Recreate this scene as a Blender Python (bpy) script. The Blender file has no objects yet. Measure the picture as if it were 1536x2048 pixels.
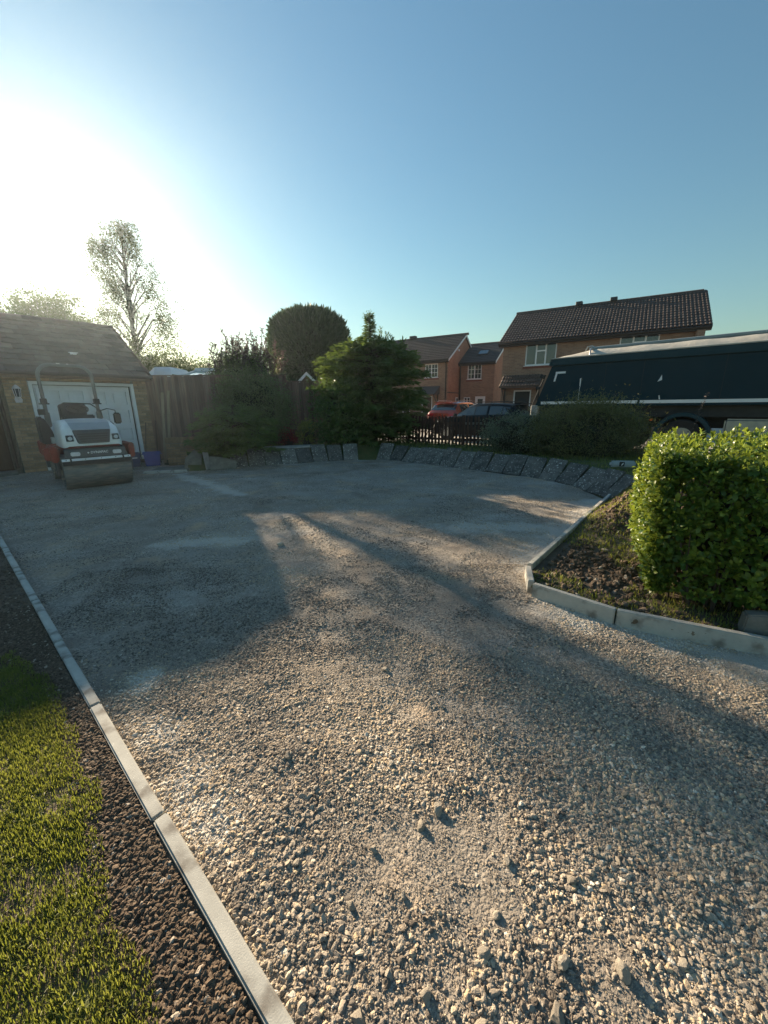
import bpy, bmesh, math, random
import numpy as np
from mathutils import Vector, Matrix, Euler

R = math.radians
rng = np.random.default_rng(11)
random.seed(11)
sc = bpy.context.scene
COL = sc.collection

# ------------------------------------------------------------------ camera
CAM_H = 1.55
pitch = math.atan(212 / 770.0); roll = R(0.6)
fwd = Vector((0, math.cos(pitch), -math.sin(pitch)))
up0 = Vector((0, math.sin(pitch), math.cos(pitch)))
rt0 = Vector((1, 0, 0))
rt = rt0 * math.cos(roll) - up0 * math.sin(roll)
up = up0 * math.cos(roll) + rt0 * math.sin(roll)
cam_d = bpy.data.cameras.new('camera'); cam = bpy.data.objects.new('camera', cam_d); COL.objects.link(cam)
m = Matrix((rt, up, -fwd)).transposed().to_4x4(); m.translation = (0, 0, CAM_H)
cam.matrix_world = m
cam_d.sensor_fit = 'HORIZONTAL'; cam_d.sensor_width = 36; cam_d.lens = 36 * 770 / 1536
cam_d.clip_start = 0.05; cam_d.clip_end = 3000
sc.camera = cam

# ------------------------------------------------------------------ sky, sun, exposure
SUN_EL, SUN_AZ = 16.6, -36.2          # azimuth from +Y towards +X
w = bpy.data.worlds.new('World'); sc.world = w; w.use_nodes = True
nt = w.node_tree; nt.nodes.clear()
sky = nt.nodes.new('ShaderNodeTexSky'); sky.sky_type = 'NISHITA'; sky.sun_disc = False
sky.sun_elevation = R(SUN_EL); sky.sun_rotation = R(SUN_AZ)
sky.altitude = 50; sky.air_density = 1.6; sky.dust_density = 0.42; sky.ozone_density = 5.2
bg = nt.nodes.new('ShaderNodeBackground'); bg.inputs[1].default_value = 0.05
wo = nt.nodes.new('ShaderNodeOutputWorld')
tint = nt.nodes.new('ShaderNodeMix'); tint.data_type = 'RGBA'; tint.blend_type = 'MULTIPLY'; tint.inputs[0].default_value = 1.0; tint.inputs[7].default_value = (0.93, 0.98, 0.86, 1)   # cool white balance, the whole sky alike
nt.links.new(sky.outputs[0], tint.inputs[6]); nt.links.new(tint.outputs[2], bg.inputs[0]); nt.links.new(bg.outputs[0], wo.inputs[0])
sd = bpy.data.lights.new('sun', 'SUN'); sun = bpy.data.objects.new('sun', sd); COL.objects.link(sun)
sd.energy = 5.0; sd.angle = R(0.53); sd.color = (1.0, 0.80, 0.56)
sv = Vector((math.sin(R(SUN_AZ)) * math.cos(R(SUN_EL)), math.cos(R(SUN_AZ)) * math.cos(R(SUN_EL)), math.sin(R(SUN_EL))))
sun.rotation_euler = sv.to_track_quat('Z', 'Y').to_euler(); sun.location = (-20, 30, 20)
sc.view_settings.view_transform = 'Standard'; sc.view_settings.look = 'None'
sc.view_settings.exposure = 1.78; sc.view_settings.gamma = 1.0; sc.view_settings.use_curve_mapping = False
sc.render.engine = 'CYCLES'
sc.cycles.max_bounces = 6; sc.cycles.transparent_max_bounces = 8
sc.cycles.use_denoising = True

# ------------------------------------------------------------------ helpers
def tag(o, label=None, cat=None, group=None, kind=None):
    if label: o['label'] = label
    if cat: o['category'] = cat
    if group: o['group'] = group
    if kind: o['kind'] = kind
    return o

def empty(name, loc=(0, 0, 0), rz=0, label=None, cat=None, group=None):
    o = bpy.data.objects.new(name, None); COL.objects.link(o)
    o.location = loc; o.rotation_euler = (0, 0, rz); o.empty_display_size = 0.2
    return tag(o, label, cat, group)

def link(name, me, mt=None, parent=None, loc=None, rot=None):
    o = bpy.data.objects.new(name, me); COL.objects.link(o)
    if mt is not None and len(me.materials) == 0: me.materials.append(mt)
    if parent: o.parent = parent
    if loc is not None: o.location = loc
    if rot is not None: o.rotation_euler = rot
    return o

def np_mesh(name, V, F, attr=None, smooth=False):
    V = np.asarray(V, np.float32); F = np.asarray(F, np.int32)
    me = bpy.data.meshes.new(name); k = F.shape[1]
    me.vertices.add(len(V)); me.vertices.foreach_set('co', V.ravel())
    me.loops.add(F.size); me.loops.foreach_set('vertex_index', F.ravel())
    me.polygons.add(len(F)); me.polygons.foreach_set('loop_start', np.arange(0, F.size, k, dtype=np.int32))
    me.polygons.foreach_set('loop_total', np.full(len(F), k, np.int32))
    me.update(calc_edges=True)
    if smooth: me.polygons.foreach_set('use_smooth', np.ones(len(F), bool))
    if attr is not None:
        for n, a in attr.items():
            at = me.attributes.new(n, 'FLOAT', 'POINT'); at.data.foreach_set('value', np.asarray(a, np.float32))
    return me

class MB:
    def __init__(s): s.v = []; s.f = []
    def add(s, vs, fs):
        b = len(s.v); s.v += [tuple(p) for p in vs]; s.f += [tuple(b + i for i in f) for f in fs]; return s
    def box(s, c, d, rot=None):
        x, y, z = (k / 2 for k in d); vs = [Vector(p) for p in ((-x,-y,-z),(x,-y,-z),(x,y,-z),(-x,y,-z),(-x,-y,z),(x,-y,z),(x,y,z),(-x,y,z))]
        if rot is not None:
            M = rot if isinstance(rot, Matrix) else Euler(rot).to_matrix()
            vs = [M @ p for p in vs]
        return s.add([p + Vector(c) for p in vs], [(0,3,2,1),(4,5,6,7),(0,1,5,4),(1,2,6,5),(2,3,7,6),(3,0,4,7)])
    def b2(s, a, b):
        return s.box([(a[i] + b[i]) / 2 for i in range(3)], [abs(b[i] - a[i]) for i in range(3)])
    def hexa(s, p):
        return s.add(p, [(0,3,2,1),(4,5,6,7),(0,1,5,4),(1,2,6,5),(2,3,7,6),(3,0,4,7)])
    def cyl(s, p0, p1, r0, r1=None, n=14, caps=True):
        p0, p1 = Vector(p0), Vector(p1); r1 = r0 if r1 is None else r1
        a = (p1 - p0).normalized(); t = a.orthogonal().normalized(); u = a.cross(t)
        vs = []
        for p, r in ((p0, r0), (p1, r1)):
            for i in range(n):
                q = 2 * math.pi * i / n; vs.append(p + t * (r * math.cos(q)) + u * (r * math.sin(q)))
        fs = [(i, (i + 1) % n, n + (i + 1) % n, n + i) for i in range(n)]
        if caps: fs += [tuple(reversed(range(n))), tuple(range(n, 2 * n))]
        return s.add(vs, fs)
    def tube(s, pts, r, n=8, caps=True):
        pts = [Vector(p) for p in pts]; rs = r if isinstance(r, (list, tuple)) else [r] * len(pts)
        vs = []; t = None
        for i, p in enumerate(pts):
            d = (pts[min(i + 1, len(pts) - 1)] - pts[max(i - 1, 0)]).normalized()
            t = d.orthogonal().normalized() if t is None else (t - d * t.dot(d)).normalized()
            u = d.cross(t)
            for k in range(n):
                q = 2 * math.pi * k / n; vs.append(p + t * (rs[i] * math.cos(q)) + u * (rs[i] * math.sin(q)))
        fs = []
        for i in range(len(pts) - 1):
            for k in range(n):
                a, b = i * n + k, i * n + (k + 1) % n; fs.append((a, b, b + n, a + n))
        if caps: fs += [tuple(reversed(range(n))), tuple(range((len(pts) - 1) * n, len(pts) * n))]
        return s.add(vs, fs)
    def prism(s, poly, axis, a, b):
        # poly: 2-D points in the two other axes (cyclic order x>y>z)
        def P(p, h):
            if axis == 'x': return (h, p[0], p[1])
            if axis == 'y': return (p[0], h, p[1])
            return (p[0], p[1], h)
        n = len(poly); vs = [P(p, a) for p in poly] + [P(p, b) for p in poly]
        fs = [(i, (i + 1) % n, n + (i + 1) % n, n + i) for i in range(n)] + [tuple(reversed(range(n))), tuple(range(n, 2 * n))]
        return s.add(vs, fs)
    def lathe(s, prof, c, axis='z', n=24):
        # prof: (radius, offset along axis)
        c = Vector(c); vs = []
        for r, h in prof:
            for k in range(n):
                q = 2 * math.pi * k / n; a, b = r * math.cos(q), r * math.sin(q)
                vs.append(c + Vector({'x': (h, a, b), 'y': (a, h, b), 'z': (a, b, h)}[axis]))
        fs = []
        for i in range(len(prof) - 1):
            for k in range(n):
                a, b = i * n + k, i * n + (k + 1) % n; fs.append((a, b, b + n, a + n))
        fs += [tuple(range(n)), tuple(range((len(prof) - 1) * n, len(prof) * n))]
        return s.add(vs, fs)
    def quad(s, *p): return s.add(p, [tuple(range(len(p)))])
    def mesh(s, name, bevel=0.0, seg=1, smooth=None):
        me = bpy.data.meshes.new(name); me.from_pydata([tuple(map(float, p)) for p in s.v], [], s.f)
        bm = bmesh.new(); bm.from_mesh(me)
        bmesh.ops.recalc_face_normals(bm, faces=bm.faces)
        if bevel:
            es = [e for e in bm.edges if len(e.link_faces) == 2 and e.calc_face_angle(0) > 0.6]
            bmesh.ops.bevel(bm, geom=es, offset=bevel, segments=seg, affect='EDGES', clamp_overlap=True)
        bm.to_mesh(me); bm.free()
        if smooth:
            me.shade_smooth(); me.set_sharp_from_angle(angle=R(smooth))
        return me
    def build(s, name, mt, parent=None, bevel=0.0, seg=1, smooth=None, loc=None, rot=None):
        return link(name, s.mesh(name, bevel, seg, smooth), mt, parent, loc, rot)

# ------------------------------------------------------------------ materials
def newmat(name):
    mt = bpy.data.materials.new(name); mt.use_nodes = True; nt = mt.node_tree
    return mt, nt, nt.nodes['Principled BSDF'], nt.nodes['Material Output']

def node(nt, t, **kw):
    n = nt.nodes.new(t)
    for k, v in kw.items(): setattr(n, k, v)
    return n

def mat(name, c1, c2=None, scale=6.0, detail=6.0, rough=0.8, bump=0.0, bscale=None, metal=0.0, spec=0.4, coat=0.0,
        rnd=0.0, lo=0.35, hi=0.65, stretch=None, dirt=None, dirtscale=1.5, dirtamt=0.5, dirtlo=0.48, dirthi=0.7):
    mt, nt, b, out = newmat(name); L = nt.links.new
    b.inputs['Roughness'].default_value = rough; b.inputs['Metallic'].default_value = metal
    b.inputs['Specular IOR Level'].default_value = spec; b.inputs['Coat Weight'].default_value = coat
    if coat: b.inputs['Coat Roughness'].default_value = 0.06
    tc = node(nt, 'ShaderNodeTexCoord'); src = tc.outputs['Object']
    if stretch:
        mp = node(nt, 'ShaderNodeMapping'); mp.inputs['Scale'].default_value = stretch; L(src, mp.inputs[0]); src = mp.outputs[0]
    if rnd:
        oi = node(nt, 'ShaderNodeObjectInfo'); ad = node(nt, 'ShaderNodeVectorMath', operation='ADD')
        sc_ = node(nt, 'ShaderNodeMath', operation='MULTIPLY'); sc_.inputs[1].default_value = 37.0
        L(oi.outputs['Random'], sc_.inputs[0]); L(src, ad.inputs[0]); L(sc_.outputs[0], ad.inputs[1]); src = ad.outputs[0]
    col = None
    c2 = c2 or tuple(x * 0.8 for x in c1)
    nz = node(nt, 'ShaderNodeTexNoise'); nz.inputs['Scale'].default_value = scale; nz.inputs['Detail'].default_value = detail
    nz.inputs['Roughness'].default_value = 0.6; L(src, nz.inputs['Vector'])
    rp = node(nt, 'ShaderNodeValToRGB'); rp.color_ramp.elements[0].position = lo; rp.color_ramp.elements[1].position = hi
    rp.color_ramp.elements[0].color = (*c1, 1); rp.color_ramp.elements[1].color = (*c2, 1)
    L(nz.outputs[0], rp.inputs[0]); col = rp.outputs[0]
    if dirt:
        n2 = node(nt, 'ShaderNodeTexNoise'); n2.inputs['Scale'].default_value = dirtscale; n2.inputs['Detail'].default_value = 8
        L(src, n2.inputs['Vector'])
        mr = node(nt, 'ShaderNodeMapRange'); mr.inputs['From Min'].default_value = dirtlo; mr.inputs['From Max'].default_value = dirthi
        mr.inputs['To Max'].default_value = dirtamt; L(n2.outputs[0], mr.inputs[0])
        mx = node(nt, 'ShaderNodeMix', data_type='RGBA'); L(mr.outputs[0], mx.inputs[0]); L(col, mx.inputs[6]); mx.inputs[7].default_value = (*dirt, 1)
        col = mx.outputs[2]
    if rnd:
        mr = node(nt, 'ShaderNodeMapRange'); mr.inputs['To Min'].default_value = 1 - rnd; mr.inputs['To Max'].default_value = 1 + rnd
        L(oi.outputs['Random'], mr.inputs[0])
        mv = node(nt, 'ShaderNodeVectorMath', operation='SCALE'); L(col, mv.inputs[0]); L(mr.outputs[0], mv.inputs['Scale']); col = mv.outputs[0]
    L(col, b.inputs['Base Color'])
    rr = node(nt, 'ShaderNodeMapRange'); rr.inputs['To Min'].default_value = max(0, rough - 0.08); rr.inputs['To Max'].default_value = min(1, rough + 0.08)
    L(nz.outputs[0], rr.inputs[0]); L(rr.outputs[0], b.inputs['Roughness'])
    if bump:
        nb = node(nt, 'ShaderNodeTexNoise'); nb.inputs['Scale'].default_value = bscale or scale * 6; nb.inputs['Detail'].default_value = 8
        L(src, nb.inputs['Vector'])
        bp = node(nt, 'ShaderNodeBump'); bp.inputs['Strength'].default_value = 1.0; bp.inputs['Distance'].default_value = bump
        L(nb.outputs[0], bp.inputs['Height']); L(bp.outputs[0], b.inputs['Normal'])
    return mt

def glass_mat(name, tint=(0.02, 0.025, 0.03), rough=0.04):
    mt, nt, b, out = newmat(name)
    b.inputs['Base Color'].default_value = (*tint, 1); b.inputs['Roughness'].default_value = rough
    b.inputs['Specular IOR Level'].default_value = 0.9; b.inputs['Coat Weight'].default_value = 0.5
    return mt

def leaf_mat(name, ca, cb, trans=0.35, rough=0.45, tcol=None, spec=0.4):
    mt, nt, b, out = newmat(name); L = nt.links.new
    at = node(nt, 'ShaderNodeAttribute', attribute_name='col')
    rp = node(nt, 'ShaderNodeValToRGB'); rp.color_ramp.elements[0].color = (*ca, 1); rp.color_ramp.elements[1].color = (*cb, 1)
    L(at.outputs['Fac'], rp.inputs[0]); L(rp.outputs[0], b.inputs['Base Color'])
    b.inputs['Roughness'].default_value = rough; b.inputs['Specular IOR Level'].default_value = spec
    tr = node(nt, 'ShaderNodeBsdfTranslucent'); mixc = node(nt, 'ShaderNodeMix', data_type='RGBA'); mixc.inputs[0].default_value = 0.5
    L(rp.outputs[0], mixc.inputs[6]); mixc.inputs[7].default_value = (*(tcol or (cb[0] * 1.6, cb[1] * 1.6, cb[2] * 0.6)), 1)
    L(mixc.outputs[2], tr.inputs[0])
    ms = node(nt, 'ShaderNodeMixShader'); ms.inputs[0].default_value = trans
    L(b.outputs[0], ms.inputs[1]); L(tr.outputs[0], ms.inputs[2]); L(ms.outputs[0], out.inputs['Surface'])
    return mt

def brick_mat(name, c1, c2, mortar, scale=1.0):
    """brick faces too far away to build one by one: brick texture on the local wall plane"""
    mt, nt, b, out = newmat(name); L = nt.links.new
    tc = node(nt, 'ShaderNodeTexCoord'); sp = node(nt, 'ShaderNodeSeparateXYZ'); L(tc.outputs['Object'], sp.inputs[0])
    ad = node(nt, 'ShaderNodeMath', operation='ADD'); L(sp.outputs[0], ad.inputs[0]); L(sp.outputs[1], ad.inputs[1])
    cb = node(nt, 'ShaderNodeCombineXYZ'); L(ad.outputs[0], cb.inputs[0]); L(sp.outputs[2], cb.inputs[1])
    br = node(nt, 'ShaderNodeTexBrick'); br.inputs['Scale'].default_value = 1.0
    br.inputs['Brick Width'].default_value = 0.225; br.inputs['Row Height'].default_value = 0.075; br.inputs['Mortar Size'].default_value = 0.006
    br.inputs['Mortar Smooth'].default_value = 0.1; br.inputs['Bias'].default_value = 0.0
    br.inputs['Color1'].default_value = (*c1, 1); br.inputs['Color2'].default_value = (*c2, 1); br.inputs['Mortar'].default_value = (*mortar, 1)
    L(cb.outputs[0], br.inputs['Vector'])
    nz = node(nt, 'ShaderNodeTexNoise'); nz.inputs['Scale'].default_value = 1.2; nz.inputs['Detail'].default_value = 8; L(tc.outputs['Object'], nz.inputs['Vector'])
    mr = node(nt, 'ShaderNodeMapRange'); mr.inputs['To Min'].default_value = 0.7; mr.inputs['To Max'].default_value = 1.3; L(nz.outputs[0], mr.inputs[0])
    vm = node(nt, 'ShaderNodeVectorMath', operation='SCALE'); L(br.outputs[0], vm.inputs[0]); L(mr.outputs[0], vm.inputs['Scale'])
    L(vm.outputs[0], b.inputs['Base Color']); b.inputs['Roughness'].default_value = 0.9
    bp = node(nt, 'ShaderNodeBump'); bp.invert = True; bp.inputs['Distance'].default_value = 0.008; L(br.outputs['Fac'], bp.inputs['Height']); L(bp.outputs[0], b.inputs['Normal'])
    return mt

M = {}
M['kerb'] = mat('kerb_concrete', (0.44, 0.435, 0.395), (0.34, 0.335, 0.305), scale=9, rough=0.9, bump=0.0006, bscale=220, dirt=(0.13, 0.11, 0.09), dirtscale=9, dirtamt=0.8, dirtlo=0.56, dirthi=0.74)
M['slab'] = mat('lichened_slab', (0.08, 0.076, 0.069), (0.17, 0.162, 0.145), scale=6, rough=0.95, bump=0.006, bscale=60, rnd=0.3, dirt=(0.46, 0.46, 0.42), dirtscale=26, dirtamt=1.0, dirtlo=0.60, dirthi=0.66)
M['slab_pale'] = mat('pale_slab', (0.36, 0.36, 0.34), (0.26, 0.26, 0.25), scale=8, rough=0.9, bump=0.002, bscale=80)
M['step'] = mat('concrete_step', (0.2, 0.19, 0.17), (0.12, 0.12, 0.1), scale=8, rough=0.95, bump=0.004, bscale=50)
M['brick'] = mat('buff_brick', (0.36, 0.25, 0.155), (0.26, 0.165, 0.10), scale=14, rough=0.92, bump=0.003, bscale=120, rnd=0.3)
M['mortar'] = mat('mortar', (0.2, 0.185, 0.16), (0.15, 0.14, 0.12), scale=20, rough=0.95, bump=0.002, bscale=150)
M['gtile'] = mat('weathered_tile', (0.105, 0.078, 0.062), (0.075, 0.068, 0.06), scale=9, rough=0.9, bump=0.004, bscale=60, rnd=0.3, dirt=(0.125, 0.115, 0.10), dirtscale=5, dirtamt=0.6)
M['htile'] = mat('brown_tile', (0.095, 0.062, 0.05), (0.07, 0.048, 0.04), scale=10, rough=0.72, bump=0.002, bscale=60, rnd=0.22, dirt=(0.13, 0.11, 0.09), dirtscale=6, dirtamt=0.4)
M['slate'] = mat('dark_slate', (0.045, 0.046, 0.05), (0.06, 0.06, 0.062), scale=8, rough=0.7, rnd=0.2)
M['white'] = mat('white_upvc', (0.74, 0.75, 0.76), (0.68, 0.69, 0.70), scale=3, rough=0.45)
M['gdoor'] = mat('white_garage_door', (0.70, 0.72, 0.75), (0.62, 0.64, 0.67), scale=2.5, rough=0.5, dirt=(0.45, 0.44, 0.42), dirtscale=2, dirtamt=0.35)
M['brownwood'] = mat('brown_joinery', (0.10, 0.062, 0.04), (0.07, 0.045, 0.03), scale=5, stretch=(6, 6, 0.6), rough=0.8, bump=0.002, bscale=30, rnd=0.2)
M['fence'] = mat('fence_board', (0.22, 0.14, 0.11), (0.12, 0.075, 0.06), scale=4, stretch=(9, 9, 0.5), rough=0.9, bump=0.004, bscale=25, rnd=0.35, dirt=(0.2, 0.18, 0.16), dirtscale=2.5, dirtamt=0.5)
M['picket'] = mat('picket_stain', (0.075, 0.038, 0.026), (0.045, 0.025, 0.02), scale=5, stretch=(8, 8, 0.6), rough=0.85, bump=0.003, bscale=30, rnd=0.25)
M['rail'] = mat('grey_rail', (0.22, 0.21, 0.19), (0.14, 0.13, 0.12), scale=5, stretch=(0.6, 8, 8), rough=0.9, bump=0.002)
M['timber'] = mat('pale_timber', (0.30, 0.24, 0.17), (0.2, 0.15, 0.1), scale=4, stretch=(8, 8, 0.6), rough=0.85)
M['bark'] = mat('bark', (0.09, 0.07, 0.055), (0.05, 0.04, 0.032), scale=10, stretch=(1, 1, 0.3), rough=0.95, bump=0.01, bscale=18)
M['birchbark'] = mat('birch_bark', (0.32, 0.3, 0.27), (0.06, 0.05, 0.045), scale=5, stretch=(1, 1, 4), rough=0.9, lo=0.5, hi=0.6)
M['pipe'] = mat('dark_pipe', (0.025, 0.02, 0.018), (0.035, 0.028, 0.025), rough=0.5)
M['glass'] = glass_mat('window_glass', (0.035, 0.045, 0.055))
M['cglass'] = glass_mat('car_glass', (0.03, 0.045, 0.05))
M['curtain'] = mat('curtain', (0.45, 0.46, 0.47), (0.33, 0.34, 0.36), scale=3, stretch=(12, 1, 0.2), rough=0.9)
M['brickA'] = brick_mat('house_brick', (0.30, 0.185, 0.125), (0.22, 0.13, 0.088), (0.28, 0.235, 0.19))
M['brickO'] = brick_mat('orange_brick', (0.37, 0.165, 0.095), (0.30, 0.125, 0.072), (0.34, 0.23, 0.16))
M['brickred'] = mat('red_sill_brick', (0.2, 0.07, 0.045), (0.15, 0.05, 0.035), scale=20, rough=0.9)
M['rubber'] = mat('tyre_rubber', (0.018, 0.018, 0.018), (0.03, 0.029, 0.028), scale=8, rough=0.9)
M['black'] = mat('black_plastic', (0.02, 0.021, 0.022), (0.03, 0.031, 0.032), scale=8, rough=0.55)
M['steel'] = mat('drum_steel', (0.20, 0.195, 0.185), (0.13, 0.125, 0.118), scale=6, stretch=(1, 5, 5), rough=0.62, metal=0.35, bump=0.001, bscale=90, dirt=(0.30, 0.26, 0.21), dirtscale=5, dirtamt=0.9)
M['metal'] = mat('bare_metal', (0.45, 0.45, 0.45), (0.36, 0.36, 0.36), rough=0.35, metal=0.8)
M['chrome'] = mat('lamp_glass', (0.75, 0.77, 0.78), (0.6, 0.62, 0.64), scale=40, rough=0.15, spec=0.8)

# ------------------------------------------------------------------ layout constants
KP = np.array([-0.873, 1.115]); KD = np.array([-0.753, 0.658])       # left kerb line
KN = np.array([0.658, 0.753])                                        # towards the drive
RING = np.array([(-5.0, 9.75), (-4.2, 10.05), (-3.2, 10.6), (-2.4, 11.0), (-1.98, 11.2), (-1.55, 11.4), (-1.03, 11.56), (-0.5, 11.62), (0.0, 11.5), (0.45, 11.2),
                 (1.35, 10.32), (2.45, 9.3), (3.3, 8.42), (3.72, 7.5), (3.74, 6.35)])
BED = np.array([(3.62, 6.1), (1.37, 3.34), (1.24, 2.96), (1.69, 2.5), (2.11, 2.26), (2.45, 2.1), (3.6, 1.66), (5.4, 1.1)])
DRIVE_POLY = np.vstack([RING, BED, [(5.4, -4), (2.2, -4), (2.2, -1.6)], [KP - KD * 3.3, KP + KD * 11.0], [(-9.2, 9.7), (-6.9, 12.1), (-6.2, 10.9), (-5.2, 10.9)]])

def inside(P, poly):
    x, y = P[:, 0], P[:, 1]; c = np.zeros(len(P), bool); n = len(poly); j = n - 1
    for i in range(n):
        xi, yi = poly[i]; xj, yj = poly[j]
        k = ((yi > y) != (yj > y)) & (x < (xj - xi) * (y - yi) / (yj - yi + 1e-12) + xi); c ^= k; j = i
    return c

_lat = {}
def vnoise(x, y, s, seed=0):
    """smooth value noise in numpy, 0..1"""
    if seed not in _lat: _lat[seed] = np.random.default_rng(1000 + seed).random((256, 256))
    g = _lat[seed]; u = x * s + 500; v = y * s + 500
    i = np.floor(u).astype(int); j = np.floor(v).astype(int); fu = u - i; fv = v - j
    fu = fu * fu * (3 - 2 * fu); fv = fv * fv * (3 - 2 * fv); i %= 256; j %= 256; i1 = (i + 1) % 256; j1 = (j + 1) % 256
    return (g[i, j] * (1 - fu) + g[i1, j] * fu) * (1 - fv) + (g[i, j1] * (1 - fu) + g[i1, j1] * fu) * fv
def fbm(x, y, s, seed=0, o=4):
    t = 0; a = 0.5
    for k in range(o): t = t + a * vnoise(x, y, s * 2 ** k, seed + k); a *= 0.5
    return t / (1 - 0.5 ** o)
def drive_z(x, y):
    return 0.022 * (fbm(x, y, 1.1, 3) - 0.5) * 2 + 0.010 * (fbm(x, y, 7, 9, 3) - 0.5) * 2 - 0.004

def gridmesh(name, x0, x1, y0, y1, st, zf, keep=None, smooth=True):
    xs = np.arange(x0, x1 + st / 2, st); ys = np.arange(y0, y1 + st / 2, st); X, Y = np.meshgrid(xs, ys)
    Z = zf(X, Y); nx, ny = len(xs), len(ys); V = np.stack([X, Y, Z], -1).reshape(-1, 3)
    i = np.arange(nx * ny).reshape(ny, nx); F = np.stack([i[:-1, :-1], i[:-1, 1:], i[1:, 1:], i[1:, :-1]], -1).reshape(-1, 4)
    if keep is not None:
        c = V[F].mean(1); F = F[keep(c)]
        u, inv = np.unique(F, return_inverse=True); V = V[u]; F = inv.reshape(-1, 4)
    return np_mesh(name, V, F, smooth=smooth)

# cement spills and pale dust left along the kerbs: (start, end, radius)
SPILL = [((-1.42, 1.92), (-1.40, 1.90), 0.11), ((-1.16, 1.58), (-1.13, 1.55), 0.12), ((-0.86, 1.25), (-0.70, 1.12), 0.17), ((-4.95, 9.3), (-2.70, 7.0), 0.16), ((-4.4, 8.6), (-3.0, 7.3), 0.12),
         ((1.45, 3.62), (3.55, 6.2), 0.22), ((1.32, 2.72), (2.40, 1.92), 0.20), ((-2.6, 4.3), (-1.7, 4.4), 0.16), ((1.0, 4.9), (2.2, 4.75), 0.3)]
def spill(x, y):
    t_ = np.zeros_like(x)
    for (ax, ay), (bx, by), r0 in SPILL:
        dx, dy = bx - ax, by - ay; h = np.clip(((x - ax) * dx + (y - ay) * dy) / (dx * dx + dy * dy), 0, 1)
        t_ = np.maximum(t_, np.clip(1.25 - np.hypot(x - ax - dx * h, y - ay - dy * h) / r0 + 1.6 * (fbm(x, y, 7, 120) - 0.5), 0, 1))
    return t_
# ------------------------------------------------------------------ ground materials
def drive_mat():
    mt, nt, b, out = newmat('crushed_limestone'); L = nt.links.new
    tc = node(nt, 'ShaderNodeTexCoord'); P = tc.outputs['Object']
    def nz(s, d=6, r=0.6):
        n = node(nt, 'ShaderNodeTexNoise'); n.inputs['Scale'].default_value = s; n.inputs['Detail'].default_value = d; n.inputs['Roughness'].default_value = r; L(P, n.inputs['Vector']); return n.outputs[0]
    def ramp(f, stops):
        r = node(nt, 'ShaderNodeValToRGB'); e = r.color_ramp.elements
        e[0].position, e[0].color = stops[0][0], (*stops[0][1], 1); e[1].position, e[1].color = stops[-1][0], (*stops[-1][1], 1)
        for p, c in stops[1:-1]: k = e.new(p); k.color = (*c, 1)
        L(f, r.inputs[0]); return r.outputs[0]
    def mix(f, a, c):
        x = node(nt, 'ShaderNodeMix', data_type='RGBA'); L(f, x.inputs[0])
        for k, q in ((6, a), (7, c)):
            if isinstance(q, tuple): x.inputs[k].default_value = (*q, 1)
            else: L(q, x.inputs[k])
        return x.outputs[2]
    base = ramp(nz(0.8, 8), [(0.3, (0.19, 0.15, 0.115)), (0.5, (0.29, 0.255, 0.215)), (0.7, (0.40, 0.365, 0.32))])
    mr = node(nt, 'ShaderNodeMapRange'); mr.inputs['From Min'].default_value = 0.53; mr.inputs['From Max'].default_value = 0.68; L(nz(1.7, 5), mr.inputs[0])
    base = mix(mr.outputs[0], base, (0.46, 0.345, 0.235))
    # stones: voronoi cells, colour per cell
    vo = node(nt, 'ShaderNodeTexVoronoi'); vo.inputs['Scale'].default_value = 75; L(P, vo.inputs['Vector'])
    sp = node(nt, 'ShaderNodeSeparateColor'); L(vo.outputs['Color'], sp.inputs[0])
    cell = ramp(sp.outputs[0], [(0.0, (0.15, 0.13, 0.11)), (0.5, (0.33, 0.295, 0.25)), (1.0, (0.54, 0.48, 0.40))])
    m2 = node(nt, 'ShaderNodeMapRange'); m2.inputs['From Min'].default_value = 0.4; m2.inputs['From Max'].default_value = 0.6; m2.inputs['To Max'].default_value = 0.75; L(nz(2.3, 6), m2.inputs[0])
    base = mix(m2.outputs[0], base, cell)
    sa = node(nt, 'ShaderNodeAttribute', attribute_name='spill')
    ms = node(nt, 'ShaderNodeMath', operation='MULTIPLY'); ms.inputs[1].default_value = 0.62; L(sa.outputs['Fac'], ms.inputs[0])
    base = mix(ms.outputs[0], base, (0.56, 0.54, 0.50))
    m3 = node(nt, 'ShaderNodeMapRange'); m3.inputs['From Min'].default_value = 0.56; m3.inputs['From Max'].default_value = 0.72; m3.inputs['To Max'].default_value = 0.5
    mp3 = node(nt, 'ShaderNodeMapping'); mp3.inputs['Rotation'].default_value = (0, 0, 0.6); mp3.inputs['Scale'].default_value = (0.7, 1.6, 1); L(P, mp3.inputs[0])
    n3 = node(nt, 'ShaderNodeTexNoise'); n3.inputs['Scale'].default_value = 1.1; n3.inputs['Detail'].default_value = 7; L(mp3.outputs[0], n3.inputs['Vector']); L(n3.outputs[0], m3.inputs[0])
    base = mix(m3.outputs[0], base, (0.50, 0.475, 0.44))
    L(base, b.inputs['Base Color']); b.inputs['Roughness'].default_value = 0.95; b.inputs['Specular IOR Level'].default_value = 0.25
    b1 = node(nt, 'ShaderNodeBump'); b1.invert = True; b1.inputs['Distance'].default_value = 0.012; L(vo.outputs['Distance'], b1.inputs['Height']); b1.inputs['Strength'].default_value = 0.7
    b2 = node(nt, 'ShaderNodeBump'); b2.inputs['Distance'].default_value = 0.010; L(nz(120, 6), b2.inputs['Height']); L(b1.outputs[0], b2.inputs['Normal'])
    L(b2.outputs[0], b.inputs['Normal'])
    return mt

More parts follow.
